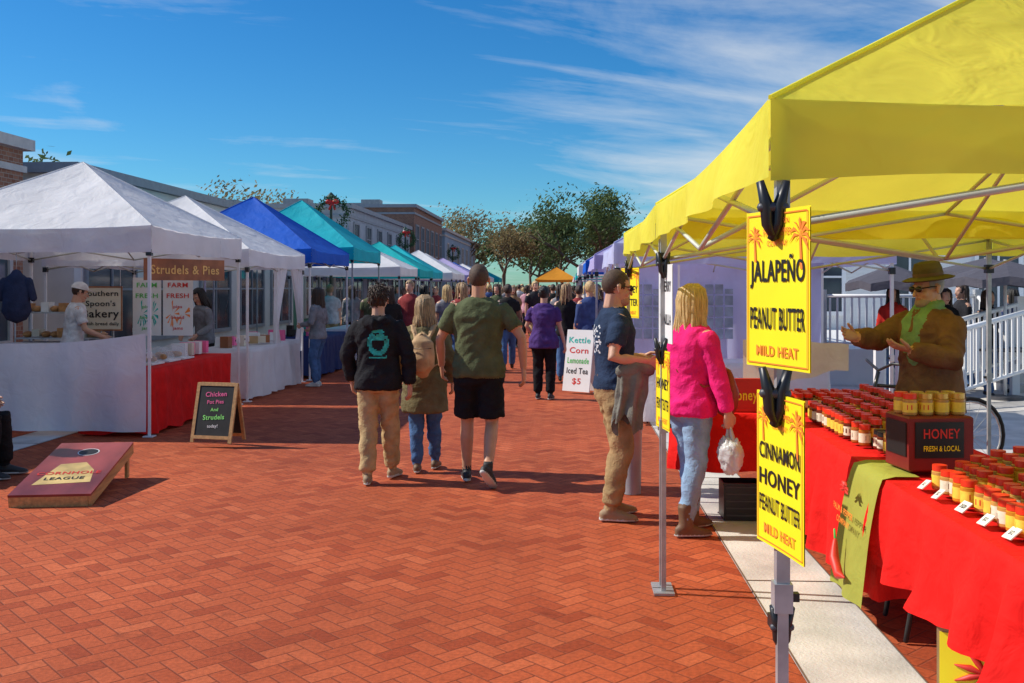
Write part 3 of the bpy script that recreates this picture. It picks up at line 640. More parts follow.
person('standing_man',(.73,7.15,0),R(-82),1.77,top=NV,pants=KH2,shoe=TSH,skin=SK1,hairm=H_BUZ,hair='buzz',hem=.93,bulk=1.03,sleeve='short',anL=(-.10,.02,.085),anR=(.10,-.05,.085),toeL=15,toeR=-14,wrL=(-.2,.26,1.12),wrR=(.25,.17,1.12),poleL=(-.3,-1,-.3),poleR=(.3,-1,-.3),glasses=True,extra=jacket,hyaw=R(4),hpitch=R(-6),beard=pm('stubble',(.40,.22,.15),.7),paint=print_back,fdirR=(-.1,1,-.3),pnR=(-1,0,-.3))
def bag_extra(mb,hnd,cz):
    WB=pm('plastic_bag',(.78,.78,.78),.3,.1,12,.6,18,trans=.35)
    hnd.ell((.30,.12,.60),(.10,.075,.14),WB,nu=40,nv=26,disp=lambda n:.25*noise.noise(n*3)+.13*noise.noise(n*8)-.35*max(0,n.z)**2)
    hnd.loft([(.27,.12,.68),(.285,.115,.80)],[.02,.006],WB,seg=6); hnd.loft([(.33,.12,.68),(.30,.115,.80)],[.02,.006],WB,seg=6)
    RB=pm('red_leather_bag',(.30,.04,.02),.4,.2)
    hnd.loft([(.16,.20,.90),(.16,.21,1.0),(.16,.20,1.12)],[(.10,.06),(.11,.06),(.07,.03)],RB,seg=14)
    hnd.loft([(.1,.2,1.12),(-.05,.17,1.3),(-.13,.02,1.46),(-.1,-.12,1.36),(.05,-.14,1.15),(.19,-.02,1.05),(.2,.15,1.08)],[.008]*7,RB,seg=5)
person('blonde_woman',(1.19,6.72,0),R(-62),1.66,top=PK,pants=JL,shoe=BOOT,hairm=H_BLD,hair='long',female=True,hem=.84,tight=1,coat=.012,bulk=1.08,anL=(-.09,.10,.085),anR=(.09,-.10,.085),toeL=5,toeR=-20,wrL=(-.12,.30,1.08),wrR=(.30,.10,.88),poleL=(-.5,-1,-.5),hood='boots',extra=bag_extra,hairlen=.26,curlR=1.1,lean=.04,pnR=(-1,.2,0),fdirR=(0,.1,-1))
def fedora(xb):
    HT=cloth('olive_hat',(.13,.105,.06),.2)
    xb.lathe((0,-.012,.062),[(.145,-.012),(.158,-.004),(.125,.008),(.090,.012),(.088,.06),(.075,.095),(.04,.105),(.001,.098)],HT,24); xb.lathe((0,-.012,.062),[(.092,.012),(.092,.034)],BOOT,24); xb.lathe((0,-.012,.05),[(.158,.007),(.08,.006)],HT,24)
def scarf(mb,hnd,cz):
    mb.loft([(-.05,.06,1.49),(-.05,.125,1.42),(-.03,.165,1.30),(-.03,.17,1.17)],[(.036,.03),(.048,.028),(.045,.022),(.042,.016)],GRS,seg=10)
    mb.loft([(.05,.06,1.49),(.05,.125,1.42),(.03,.165,1.32),(.035,.17,1.24)],[(.036,.03),(.048,.028),(.045,.022),(.042,.016)],GRS,seg=10)
    mb.loft([(-.06,.05,1.50),(-.05,-.04,1.52),(0,-.07,1.525),(.05,-.04,1.52),(.06,.05,1.50),(0,.085,1.47),(-.06,.05,1.49)],[.032]*7,GRS,seg=8)
person('vendor_man',(2.76,6.6,0),R(112),1.77,top=BR,pants=KH2,skin=SK1,shoe=BOOT,hairm=H_GRY,hair='buzz',hem=.82,coat=.032,bulk=1.05,anL=(-.1,0,.085),anR=(.1,0,.085),wrL=(-.18,.34,1.24),wrR=(.12,.50,1.31),poleL=(-.8,-.2,-1),poleR=(.8,-.2,-1),fdirL=(.3,1,.25),fdirR=(-.1,1,.2),pnL=(.3,0,1),pnR=(-1,.1,.3),curl=.3,glasses=True,hat=fedora,extra=scarf,hyaw=R(-6),hpitch=R(-8),beard=pm('grey_stubble',(.36,.26,.2),.8))
def cap(xb):
    WC=cloth('white_cap',(.7,.7,.7),.1)
    xb.ell((0,-.014,.04),(.088,.11,.10),WC,nu=20,nv=14,keep=lambda q:q.z>.035); xb.loft([(0,.06,.052),(0,.12,.05),(0,.165,.04)],[(.07,.006),(.065,.005),(.035,.004)],WC,hint=(1,0,0),seg=12)
person('bakery_vendor',(-5.72,13.0,0),R(-60),1.70,top=WSH,pants=JN,hairm=H_BRN,hair='buzz',sleeve='short',hat=cap,hpitch=R(-14),lean=.12,anL=(-.1,0,.085),anR=(.1,0,.085),wrL=(-.15,.35,1.05),wrR=(.18,.36,1.03),poleL=(-.6,-.5,-1),poleR=(.6,-.5,-1))
person('bakery_woman',(-4.72,15.35,0),R(150),1.62,top=GRYT,pants=BK,hairm=H_BLK,hair='long',female=True,main=True,hpitch=R(-25),lean=.15,anL=(-.1,0,.085),anR=(.1,0,.085),wrL=(-.15,.3,1.0),wrR=(.18,.3,1.0))
person('shopping_woman',(-3.22,16.6,0),R(75),1.63,top=GRYT,pants=JN,hairm=H_BRN,hair='long',female=True,tight=1,anL=(-.09,0,.085),anR=(.09,.05,.085),shoe=SOLE,wrL=(-.15,.25,1.1),wrR=(.2,.2,1.05))
person('seated_man',(-4.86,8.6,0),R(-80),1.76,top=HB,pants=BK,shoe=SNB,hair='short',drop=.42,anL=(-.13,.42,.085),anR=(.12,.36,.085),wrL=(-.16,.3,.66),wrR=(.16,.3,.66))
mb=MB(); mb.box((0,0,.42),(.46,.44,.03),BLACK,bev=.01); mb.box((0,-.23,.72),(.44,.03,.3),BLACK,bev=.01)
for sx in(-1,1): mb.bar((sx*.22,-.24,.85),(sx*.22,.22,.01),.012,METAL); mb.bar((sx*.22,.2,.44),(sx*.22,-.24,.01),.012,METAL)
mb.build('folding_chair',(-4.94,8.6,0),R(-80))
tops=[cloth('crowd_top_%d'%i,c) for i,c in enumerate([(.03,.03,.035),(.2,.2,.22),(.5,.5,.5),(.05,.08,.2),(.3,.05,.05),(.1,.12,.06),(.35,.2,.1),(.6,.3,.35),(.1,.25,.35),(.02,.02,.02)])]
cr=[(384,26,1.72),(398,31,1.7),(410,20,1.78),(424,24,1.7),(436,29,1.65),(447,19.5,1.68),(458,33,1.75),(468,26,1.7),(392,38,1.7),(478,38,1.8),(489,30,1.75),(497,24,1.72),(506,34,1.7),(513,27,1.68),(519,42,1.75),(527,33,1.7),(535,26,1.8),(548,38,1.66),(553,29,1.72),(560,22,1.7),(568,31,1.78),(574,40,1.7),(579,20,1.68),(586,33,1.7),(590,26,1.75),(597,21,1.7),(404,27,1.62),(417,36,1.72),(431,40,1.7),(452,44,1.7),(484,48,1.72),(500,52,1.72),(523,50,1.7),(541,48,1.7),(557,50,1.7),(572,54,1.7),(330,23,1.7),(352,24.5,1.68),(605,17,1.65),(566,17.5,1.7),(372,21,1.7),(462,17.5,1.72),(508,20,1.7),(389,17.8,1.66),(590,17.0,1.74)]
for q in range(46):
    d=random.uniform(34,95); u=random.uniform(-4.2,.2); cr.append((567+u*1000/d,d,random.uniform(1.58,1.82)))
for k,(px,d,h) in enumerate(cr):
    fem=k%2; bk=random.random()<.5; st=random.uniform(.05,.2)
    person('pedestrian',((px-512)*d/1000,d,0),R(random.uniform(-25,25)+(0 if bk else 180)),h,top=random.choice(tops),pants=random.choice([JN,BK,KH,JN,BS]),hairm=random.choice([H_BRN,H_BLK,H_DBL,H_BLD,H_BRN]),hair='long' if fem else 'short',female=bool(fem),main=False,skin=random.choice([SK1,SK2,SK1,SK3]),
      anL=(-.09,-st,.09),anR=(.09,st,.085),bulk=random.uniform(.98,1.15),sleeve=random.choice(['long','short']),hem=.84)
for px,d,h,t,y in((893,15.5,1.66,REDT,150),(962,16.0,1.7,tops[0],100),(925,15.8,1.6,tops[1],-60),(988,15,1.6,tops[9],200),(1012,15.6,1.62,tops[3],20),(945,15.2,1.62,tops[9],180)):
    person('pedestrian',((px-512)*d/1000,d,.0),R(y),h,top=t,pants=JN,hairm=random.choice([H_BRN,H_DBL,H_BLK]),hair='long',female=True,main=False)

# ---------------------------------------------------------------- chalkboard, cornhole
mb=MB(); CB=pm('chalkboard',(.018,.02,.02),.7,.4,8)
for sg in(1,-1):
    M=Matrix.Translation((0,0,.64))@Matrix.Rotation(R(14*sg),4,'X')@Matrix.Translation((0,0,-.62))
    mb.box((0,0,.33),(.40,.012,.54),CB,M=M)
    for sx in(-1,1): mb.box((sx*.215,0,.31),(.035,.022,.62),WOOD,M=M)
    mb.box((0,0,.605),(.395,.022,.035),WOOD,M=M); mb.box((0,0,.055),(.395,.022,.035),WOOD,M=M)
    if sg==-1:
        for t,z,mt,sz in(('Chicken',.50,PINKI,.07),('Pot Pies',.42,PINKI,.055),('And',.34,GCH,.05),('Strudels',.26,GCH,.07),('today!',.17,WCARD,.045)): mb.text(t,sz,(0,-.009,z),mt,x=(1,0,.06),M=M)
mb.build('chalkboard_sign',(-3.06,10.42,.01),R(-14))
mb=MB(); th=math.atan2(.30-.09,1.2); M=Matrix.Translation((0,0,.085))@Matrix.Rotation(th,4,'X')
RW=pm('cornhole_top',(.26,.05,.045),.3,.6,2.6,stretch=(1,.4,1)); YP=pm('cornhole_yellow',(.6,.42,.15),.35,.4,5)
mb.box((0,.6,0),(.6,1.2,.018),RW,M=M)
for sx in(-1,1): mb.box((sx*.288,.6,-.05),(.022,1.19,.08),WOOD,M=M)
for y in(.012,1.188): mb.box((0,y,-.05),(.55,.022,.08),WOOD,M=M)
mb.lathe((0,.95,.0115),[(.001,0),(.078,0)],BLK,24,M=M); mb.lathe((0,.95,.0112),[(.078,0),(.086,.0)],WCARD,24,M=M)
mb.add([(-.2,.2,.0105),(.22,.25,.0105),(.17,.52,.0105),(.06,.70,.0105),(-.13,.66,.0105)],[(0,1,2,3,4)],YP,M=M); mb.text('CORNHOLE',.085,(0,.45,.013),REDI,x=(1,.06,0),up=(0,1,0),M=M); mb.text('LEAGUE',.08,(0,.33,.013),BLK,x=(1,.06,0),up=(0,1,0),M=M)
for sx in(-1,1): mb.box((sx*.262,1.12,.13),(.024,.06,.25),WOOD)
mb.build('cornhole_board',(-3.47,7.5,.0),R(6))
# ---------------------------------------------------------------- left stall dressing
mb=MB(); wall_sheet(mb,(-3.0,0),(0,0),.06,1.14,WHITE,.08,7,70,12,sag=.12); mb.build('tent_half_wall',W(-4.62,10.74),TH)
def banner(name,loc,rz,w,h,base,lines,ink,border=None,pic=None):
    mb=MB(); mb.box((0,0,0),(w,.006,h),base)
    if border:
        for sx in(-1,1): mb.box((sx*(w/2-.01),-.004,0),(.02,.006,h-.04),border)
        for sz in(-1,1): mb.box((0,-.004,sz*(h/2-.01)),(w,.006,.02),border)
    n=len(lines)
    for k,(t,s) in enumerate(lines): mb.fit(t,w*.85,s*.7,(0,-.009,h*.5-h*(k+.7)/(n+.4)),ink)
    if pic:
        for q in range(18):
            a=random.uniform(0,6.28); ox=random.choice([-.3,.3])*w; oz=-h*.12; mb.add([(ox*.6+.02*math.cos(a),-.0045,oz+.02*math.sin(a)),(ox*.6+w*.22*math.cos(a+.2),-.0045,oz+h*.2*math.sin(a+.2)),(ox*.6+w*.24*math.cos(a),-.0047,oz+h*.24*math.sin(a))],[(0,1,2)],pic)
    for sx in(-1,1): mb.bar((sx*w*.45,.0,h/2),(sx*w*.45,0,h/2+.25),.003,WPOLE,4)
    return mb.build(name,loc,rz)
CR=pm('cream_vinyl',(.68,.62,.48),.5,.05); BRNV=pm('brown_vinyl',(.30,.11,.04),.5,.35,6); GOLD=pm('gold_ink',(.8,.5,.15),.5)
banner('bakery_banner',(-5.55,13.5,1.36),TH,.60,.6,CR,[('Southern',.10),("Spoon's",.10),('Bakery',.15),('Fresh bread daily',.06)],BLK,BRNV)
banner('strudel_banner',W(-4.66,12.0,1.86),TH+R(90)-R(30),1.2,.26,BRNV,[('Strudels & Pies',.15)],GOLD)
for k,(px,w) in enumerate(((147,.40),(178,.42))):
    banner('menu_banner',((px-512)*.0138,13.8,1.38),TH,w,.80,WCARD,[('FARM',.09),('FRESH',.09),('pies',.06),('bread',.06),('jams',.06)],REDI if k else GREENP,pic=(ORT if k else TG))
mb=MB(); CLP=pm('clear_plastic',(.8,.8,.82),.05,.02,alpha=.25); PST=pm('pastry',(.45,.22,.08),.7,.3,20)
for v in(0,.5,.95):
    mb.box((0,v,.0),(.42,.36,.02),WCARD)
    for q in range(9): mb.ell((random.uniform(-.14,.14),v+random.uniform(-.12,.12),.05),(.05,.04,.035),PST,nu=8,nv=6)
    mb.ell((0,v,.01),(.2,.17,.16),CLP,nu=16,nv=10,keep=lambda q:q.z>.0)
for q in range(6): mb.box((-.05+.04*(q%2),1.3+q*.13,.08),(.18,.09,.16),[WCARD,CR,PINKI][q%3])
jar(mb,.1,-.35,0,.09,.24,body=PST,lab=PST,lid=WPOLE); jar(mb,-.12,-.38,0,.10,.26,body=PST,lab=HON,lid=WPOLE)
mb.build('pastry_display',W(-5.0,11.5,.752),TH)
mb=MB()
for sx in(-.6,.6):
    for sy in(-.18,.18): mb.bar((sx,sy,0),(sx,sy,1.5),.014,METAL)
for z in(.55,.95,1.30):
    mb.box((0,0,z),(1.22,.38,.02),METAL)
    for q in range(9): 
        if random.random()<.6: mb.box((-.52+q*.13,random.uniform(-.06,.06),z+.07),(.11,.16,random.uniform(.08,.14)),random.choice([CARD,WCARD,PST,BRNV,CR]))
        else: mb.ell((-.52+q*.13,0,z+.05),(.06,.1,.045),PST,nu=10,nv=6)
mb.build('bakery_rack',W(-6.9,13.4),TH)
mb=MB()
for sg,u in((1,0),(-1,1.5)):
    def fn(s,t,sg=sg,u=u):
        wd=.75*(abs(t-.35)**1.2*1.15+.12); return V(.035*math.sin(s*26+t*2),u+sg*(s*wd),.55+1.4*t)
    mb.grid(fn,40,16,WHITE)
mb.build('tied_curtain',W(-4.6,15.55),TH)
mb=MB()
for q in range(16): mb.box((random.uniform(-.25,.25),-1.2+q*.16,.07),(.14,.10,random.uniform(.1,.2)),random.choice([WCARD,CR,CARD,BRNV,PINKI]),rz=random.uniform(-.4,.4))
mb.build('product_boxes',W(-4.95,15.6,.765),TH)
mb=MB()
for q in range(20): mb.box((random.uniform(-.25,.25),-1.1+q*.11,.07),(.12,.08,random.uniform(.08,.26)),random.choice([WCARD,TG,CARD,BLK,PINKI,SIGNY]),rz=random.uniform(-.4,.4))
mb.build('product_boxes',W(-4.9,19.0,.755),TH)
mb=MB(); NJ=cloth('navy_jacket',(.03,.04,.08)); mb.loft([(0,0,0),(0,0,-.08),(0,0,-.3),(0,0,-.42)],[(.06,.05),(.16,.07),(.15,.09),(.17,.08)],NJ,seg=14); mb.loft([(.13,0,-.08),(.19,0,-.28)],[.05,.04],NJ); mb.loft([(-.13,0,-.08),(-.18,.02,-.28)],[.05,.04],NJ); mb.bar((0,0,0),(0,0,.25),.006,METAL)
mb.build('hanging_jacket',(-5.5,11.1,1.80))
mb=MB()
for sg in(1,-1):
    M=Matrix.Translation((0,0,.98))@Matrix.Rotation(R(9*sg),4,'X')@Matrix.Translation((0,0,-.98)); mb.box((0,0,.5),(.5,.02,.96),WPAINT,M=M)
    if sg==-1:
        for k,(t,mt) in enumerate((('Kettle',TG),('Corn',REDI),('Lemonade',GREENP),('Iced Tea',BLK),('$5',REDI))): mb.fit(t,.4,.09,(0,-.013,.82-k*.16),mt,M=M)
mb.build('sandwich_board',(1.08,15.6,0),R(-38))
mb=MB(); mb.lathe((0,0,0),[(.001,0),(.07,0),(.08,.5),(.09,.52),(.09,.56),(.06,.60),(.001,.61)],pm('grey_bin',(.3,.31,.33),.5),20); mb.build('waste_bin',(.96,8.0,0))
mb=MB(); 
def fn(s,t): return V(-.45+.9*s,.1*math.sin(s*3),.35*t*(1.2-.6*s)+.16*s+.05*noise.noise(V(s*4,t*4,0)))
mb.grid(fn,18,12,pm('white_wrap',(.78,.74,.72),.4,.1,5,.5,10,trans=.2)); mb.build('plastic_wrap',(2.25,7.9,.82),R(10))
mb=MB(); BF=pm('bike_frame',(.02,.022,.03),.25,.1); TY=pm('tyre',(.015,.015,.015),.8)
for cx in(-.53,.53):
    pts=[V(cx+.33*math.cos(a*math.pi/12),0,.34+.33*math.sin(a*math.pi/12)) for a in range(25)]; mb.loft(pts,[.018]*25,TY,hint=(0,1,0),seg=6,round_=False)
    pts=[V(cx+.305*math.cos(a*math.pi/12),0,.34+.305*math.sin(a*math.pi/12)) for a in range(25)]; mb.loft(pts,[.010]*25,METAL,hint=(0,1,0),seg=5,round_=False)
    for a in range(16): mb.bar((cx,0,.34),(cx+.3*math.cos(a*math.pi/8),0,.34+.3*math.sin(a*math.pi/8)),.0018,METAL,4)
    mb.bar((cx,-.05,.34),(cx,.05,.34),.02,METAL,8)
for a,b,r in(((-.53,0,.34),(-.1,0,.30),.011),((-.53,0,.34),(-.2,0,.78),.009),((-.1,0,.30),(-.23,0,.9),.015),((-.2,0,.76),(.36,0,.80),.016),((-.1,0,.30),(.38,0,.72),.018),((.34,0,.92),(.40,0,.68),.018),((.40,0,.68),(.53,0,.34),.013),((-.1,-.06,.3),(-.02,-.06,.16),.009),((-.1,.06,.3),(-.18,.06,.44),.009)): mb.bar(a,b,r,BF,8)
mb.loft([(-.36,0,.93),(-.26,0,.94),(-.12,0,.92)],[(.07,.025),(.06,.022),(.02,.018)],BLACK,hint=(0,1,0),seg=10)
mb.loft([(.28,-.3,1.0),(.33,-.2,1.0),(.34,0,.93),(.33,.2,1.0),(.28,.3,1.0)],[.013]*5,BLACK,seg=8)
mb.lathe((0,0,0),[(.001,0),(.09,0),(.09,.008),(.001,.008)],METAL,16,M=Matrix.Translation((-.1,-.03,.3))@Matrix.Rotation(R(90),4,'X'))
mb.build('bicycle',(3.50,8.7,0),R(190))

# ---------------------------------------------------------------- right background
def railing(mb,a,b,z0,z1,h=.9,step=.12):
    a=V(*a,z0);b=V(*b,z1);n=max(2,int((b-a).length/step)); up=V(0,0,h)
    mb.bar(a+up,b+up,.035,WPAINT,6); mb.bar(a+V(0,0,.1),b+V(0,0,.1),.025,WPAINT,6)
    for k in range(n+1): p=a.lerp(b,k/n); mb.box((p.x,p.y,p.z+h/2+.03),(.03,.03,h-.1),WPAINT)
    for p in(a,b): mb.box((p.x,p.y,p.z+h/2+.05),(.11,.11,h+.12),WPAINT)
mb=MB(); mb.box((6.5,4,.3),(13,8,.6),WPAINT); railing(mb,(.05,0),(2.6,0),.6,.6); railing(mb,(3.9,0),(13,0),.6,.6); railing(mb,(.05,0),(.05,8),.6,.6,step=.2)
for k in range(4): mb.box((3.25,-.15-.3*k,.5-.15*k),(1.3,.3,.15),CONC)
for k in range(4): mb.box((3.25,-.15-.3*k,(.42-.15*k)/2),(1.28,.28,max(.02,.42-.15*k)),WPAINT)
railing(mb,(2.6,0),(2.6,-1.4),.6,.0); railing(mb,(3.9,0),(3.9,-1.4),.6,.0)
mb.build('porch_deck',(5.2,16.9,0),TH)
mb=MB(); railing(mb,(0,0),(2.6,1.6),0,.5); railing(mb,(.0,.9),(2.6,2.6),0,.5); railing(mb,(1.4,-1.6),(3.6,.2),0,.5)
mb.build('ramp_railing',(4.9,12.6,0),TH)
def house(name,u0,u1,v0,v1,h,wall,trim,roof,win,awn=None):
    mb=MB(); cx,cy=(u0+u1)/2,(v0+v1)/2; w,l=u1-u0,v1-v0
    mb.box((0,0,h/2),(w,l,h),wall); mb.box((0,0,h+.1),(w+.3,l+.3,.2),trim); mb.box((0,0,h-.35),(w+.1,l+.1,.12),trim)
    if roof: mb.add([(-w/2-.3,-l/2-.3,h+.2),(w/2+.3,-l/2-.3,h+.2),(w/2+.3,l/2+.3,h+.2),(-w/2-.3,l/2+.3,h+.2),(-w/4,0,h+2.4),(w/4,0,h+2.4)],[(0,1,5,4),(1,2,5),(2,3,4,5),(3,0,4)],roof)
    def window(x,z,ww,hh,side):
        def B(a,b,c,d,mt):
            if side=='v': mb.box((a,-l/2-b,c),(d[0],d[1],d[2]),mt)
            elif side=='e': mb.box((w/2+b,a,c),(d[1],d[0],d[2]),mt)
            else: mb.box((-w/2-b,a,c),(d[1],d[0],d[2]),mt)
        B(x,.01,z,(ww,.03,hh),GLASS)
        for s2 in(-1,1): B(x+s2*(ww/2+.05),.03,z,(.1,.08,hh+.2),trim); B(x,.03,z+s2*(hh/2+.05),(ww,.08,.1),trim)
        B(x,.03,z,(.05,.05,hh),trim); B(x,.032,z,(ww,.05,.05),trim)
    for (sd,z,ww,hh,n) in win:
        span=(w if sd=='v' else l)
        for k in range(n): window(-span/2+span*(k+.5)/n,z,ww,hh,sd)
    if awn:
        mb.add([(w/2+.02,-l/2+.5,3.0),(w/2+.02,l/2-.5,3.0),(w/2+1.1,l/2-.5,2.6),(w/2+1.1,-l/2+.5,2.6),(w/2+1.1,l/2-.5,2.4),(w/2+1.1,-l/2+.5,2.4)],[(0,1,2,3),(3,2,4,5)],awn)
    for q in range(2):
        rx,ry=random.uniform(-w*.2,w*.35),random.uniform(-l*.3,l*.3); mb.box((rx,ry,h+.45),(1.2,1.0,.55),GREY2)
    return mb.build(name,W(cx,cy),TH)
GREY2=pm('vent_metal',(.3,.31,.32),.5,.2)
SID=pm('white_siding',(.70,.70,.68),.6,.06,2,stretch=(1,1,8)); ROOF=pm('grey_shingles',(.12,.12,.13),.9,.3,8); GREY=pm('grey_stucco',(.33,.36,.40),.85,.15,1.5,.1,30); CREAM=pm('pale_stucco',(.60,.61,.60),.85,.15,1,.1,30); GRNW=pm('green_stucco',(.10,.25,.20),.85,.1,1)
BKW=brick_wall('old_brick',(.34,.15,.09),(.50,.30,.20),(.45,.38,.30)); TRIM=pm('stone_trim',(.5,.48,.45),.8,.1); DTR=pm('grey_trim',(.26,.28,.31),.7,.1)
AW=fabric('blue_awning',(.03,.12,.3),.1); AG=fabric('green_awning',(.02,.15,.08),.1)
house('white_house',5.2,20,25,35,5.5,SID,WPAINT,ROOF,[('v',1.9,.95,1.7,7),('v',4.4,.9,1.3,7),('w',1.9,.9,1.6,4)])
house('white_cottage',5.5,16,38,50,5,CREAM,WPAINT,ROOF,[('w',2,1,1.5,4),('v',2,1,1.5,4)])
house('grey_shop',6,16,52,70,6.2,GREY,TRIM,None,[('w',4.3,1,1.3,6),('w',1.6,1.8,2,5)])
house('brick_shop',6.5,16,72,100,6.5,BKW,TRIM,None,[('w',4.3,1,1.3,8),('w',1.6,1.8,2,7)])
house('brick_building',-19,-9.95,7,17.8,4.15,brick_wall('red_brown_brick',(.24,.09,.05),(.36,.17,.10),(.34,.28,.22)),TRIM,None,[('e',1.7,1.6,2.0,4)])
house('pale_shop_building',-20,-9.7,19.2,35,3.9,CREAM,DTR,None,[('e',1.6,2.2,2.2,5)])
house('green_shop_building',-20,-9.6,36,43,3.9,GRNW,TRIM,None,[('e',1.6,2.0,2.0,3)],AG)
house('grey_shop_building',-20,-9.5,43.2,60,5.1,GREY,DTR,None,[('e',3.9,1,1.1,6),('e',1.5,2,2,5)],AW)
house('brick_shop_building',-20,-9.3,60.5,74,6.5,brick_wall('brown_brick',(.2,.09,.06),(.28,.13,.08),(.25,.2,.17)),DTR,None,[('e',4.6,1,1.6,6),('e',1.6,2,2,4)])
house('blue_grey_shop_building',-20,-9.2,75,100,5.9,pm('blue_grey_stucco',(.25,.36,.48),.8,.1,1),TRIM,None,[('e',4.2,1,1.5,7),('e',1.5,2,2,6),('v',4.2,1.2,1.4,5)])
def umbrella(x,y,r,zt,mat):
    mb=MB(); mb.bar((0,0,0),(0,0,zt),.025,WPAINT,8); mb.lathe((0,0,0),[(.001,0),(.25,0),(.25,.05),(.001,.06)],DARKP,16)
    n=8; vs=[(0,0,zt)];fs=[]
    for k in range(n): a=2*math.pi*k/n; vs.append((r*math.cos(a),r*math.sin(a),zt-.30)); 
    for k in range(n): a=2*math.pi*(k+.5)/n; vs.append((r*.88*math.cos(a),r*.88*math.sin(a),zt-.25))
    for k in range(n): a=2*math.pi*k/n; vs.append((r*math.cos(a),r*math.sin(a),zt-.42))
    for k in range(n): a=2*math.pi*(k+.5)/n; vs.append((r*.88*math.cos(a),r*.88*math.sin(a),zt-.37))
    for k in range(n):
        fs+=[(0,1+k,1+n+k),(0,1+n+k,1+(k+1)%n),(1+k,1+2*n+k,1+3*n+k,1+n+k),(1+n+k,1+3*n+k,1+2*n+(k+1)%n,1+(k+1)%n)]
    mb.add(vs,fs,mat); mb.lathe((0,0,0),[(.5,.72),(.5,.75),(.001,.75)],DARKP,16)
    mb.build('patio_umbrella',(x,y,0))
UG=fabric('grey_umbrella_fabric',(.10,.095,.115),.1)
umbrella(5.85,15.4,.72,2.0,UG); umbrella(7.25,14.7,.9,2.05,UG); umbrella(8.9,18.8,1.1,2.2,UG)

def lamp(u,v,zt,rr=.36):
    mb=MB(); GP=pm('green_lamp_post',(.02,.05,.035),.4); mb.lathe((0,0,0),[(.16,0),(.16,.3),(.07,.45),(.05,.6),(.04,zt)],GP,12)
    mb.lathe((0,0,zt),[(.04,0),(.10,.05),(.12,.22),(.14,.24),(.05,.34),(.001,.38)],[GP,WPAINT,GP,GP,GP],12)
    LF=pm('wreath_green',(.03,.09,.03),.8,.4,20)
    c=V(.10,-.22,zt-.25)
    for k in range(700):
        a=random.uniform(0,6.283); r=rr+random.gauss(0,.06); p=c+V(r*math.cos(a),random.gauss(0,.05),r*math.sin(a)); d=V(random.gauss(0,1),random.gauss(0,1),random.gauss(0,1)).normalized()*.08; e_=d.orthogonal().normalized()*.025
        mb.add([p-e_,p+e_,p+d],[(0,1,2)],LF)
    for s2 in(-1,1): mb.ell((c.x+s2*.1,c.y-.07,c.z+.33),(.1,.04,.07),REDP,nu=8,nv=6); mb.loft([(c.x,c.y-.08,c.z+.33),(c.x+s2*.08,c.y-.08,c.z+.12)],[.02,.03],REDP,seg=6)
    mb.build('street_lamp',W(u,v),TH)
lamp(-6.65,27.9,3.95,.40); lamp(-7.8,48,4.2); lamp(-7.8,68,4.2); lamp(4.2,50,4.2)

# ---------------------------------------------------------------- trees
def leafmat(n,c): return pm(n,c,.7,.55,.9,trans=.3,spec=.2)
BARK=pm('bark',(.12,.09,.065),.95,.3,8,.4,20)
def tree(mb,base,h,cr,nl,lm,ls=.28):
    base=Vector(base); tips=[]
    def br(p,d,L,r,lev):
        q=p+d*L*.5+V(random.gauss(0,1),random.gauss(0,1),0)*L*.05; e=p+d*L
        mb.loft([p,q,e],[r,r*.8,r*.6],BARK,seg=6)
        if lev==0: tips.append(e); return
        if lev<=2: tips.append(e)
        for k in range(random.choice((3,4)) if lev>1 else 3):
            nd=(d*.7+V(random.gauss(0,.6),random.gauss(0,.6),random.uniform(-.1,.6))).normalized(); br(e,nd,L*random.uniform(.6,.8),r*.6,lev-1)
    br(base,V(0,0,1),h*.32,h*.025,3)
    mx=max(t.z for t in tips)-base.z; wx=max(max(abs(t.x-base.x),abs(t.y-base.y)) for t in tips)
    per=max(3,nl//len(tips)); lo=h*.30
    vs=[];fs=[]
    for t in tips:
        c=V(base.x+(t.x-base.x)/wx*cr*.85,base.y+(t.y-base.y)/wx*cr*.85,base.z+lo+(t.z-base.z-lo)*(h*.95-lo)/(max(mx-lo,.1)) if t.z-base.z>lo else t.z+h*.1)
        rr=cr*random.uniform(.16,.36)
        for k in range(int(per*random.uniform(.4,1.6))):
            d=V(random.gauss(0,1),random.gauss(0,1),random.gauss(0,.75)); p=c+d*rr*.6; n=V(random.gauss(0,1),random.gauss(0,1),random.gauss(0,1)+.6).normalized(); a=n.orthogonal().normalized()*ls*random.uniform(.5,1.1); b=n.cross(a)*random.uniform(.5,.9)
            o=len(vs); vs+=[p-a,p-b*.6,p+a,p+b*.6]; fs.append((o,o+1,o+2,o+3))
    mb.add(vs,fs,lm)
LG=leafmat('oak_leaves',(.11,.155,.055)); LO=leafmat('autumn_leaves',(.25,.19,.09)); LD=leafmat('dark_oak_leaves',(.08,.12,.045))
def T1(name,px,d,h,cr_,n,lm,ls=.3):
    mb=MB(); tree(mb,(0,0,0),h,cr_,n,lm,ls); return mb.build(name,((px-512)*d/1000,d,0))
T1('oak_tree',583,85,9.8,4.6,5200,LG,.2); T1('oak_tree',560,102,9.2,4.0,3600,LD,.24); T1('oak_tree',622,92,8.6,3.6,3400,LG,.24)
T1('bare_tree',468,95,8.8,4.2,2600,LO,.18); T1('bare_tree',503,105,8.6,4.4,3200,LO,.2); T1('oak_tree',530,112,8.6,4.8,4200,LG,.26); T1('oak_tree',446,110,8.6,4.4,2900,LD,.26)
T1('bare_tree',235,50,7.2,3.0,1100,LO,.15); T1('bare_tree',265,54,7.0,2.6,900,LO,.15); T1('oak_tree',36,30,5.8,1.5,900,LG,.14)
mb=MB()
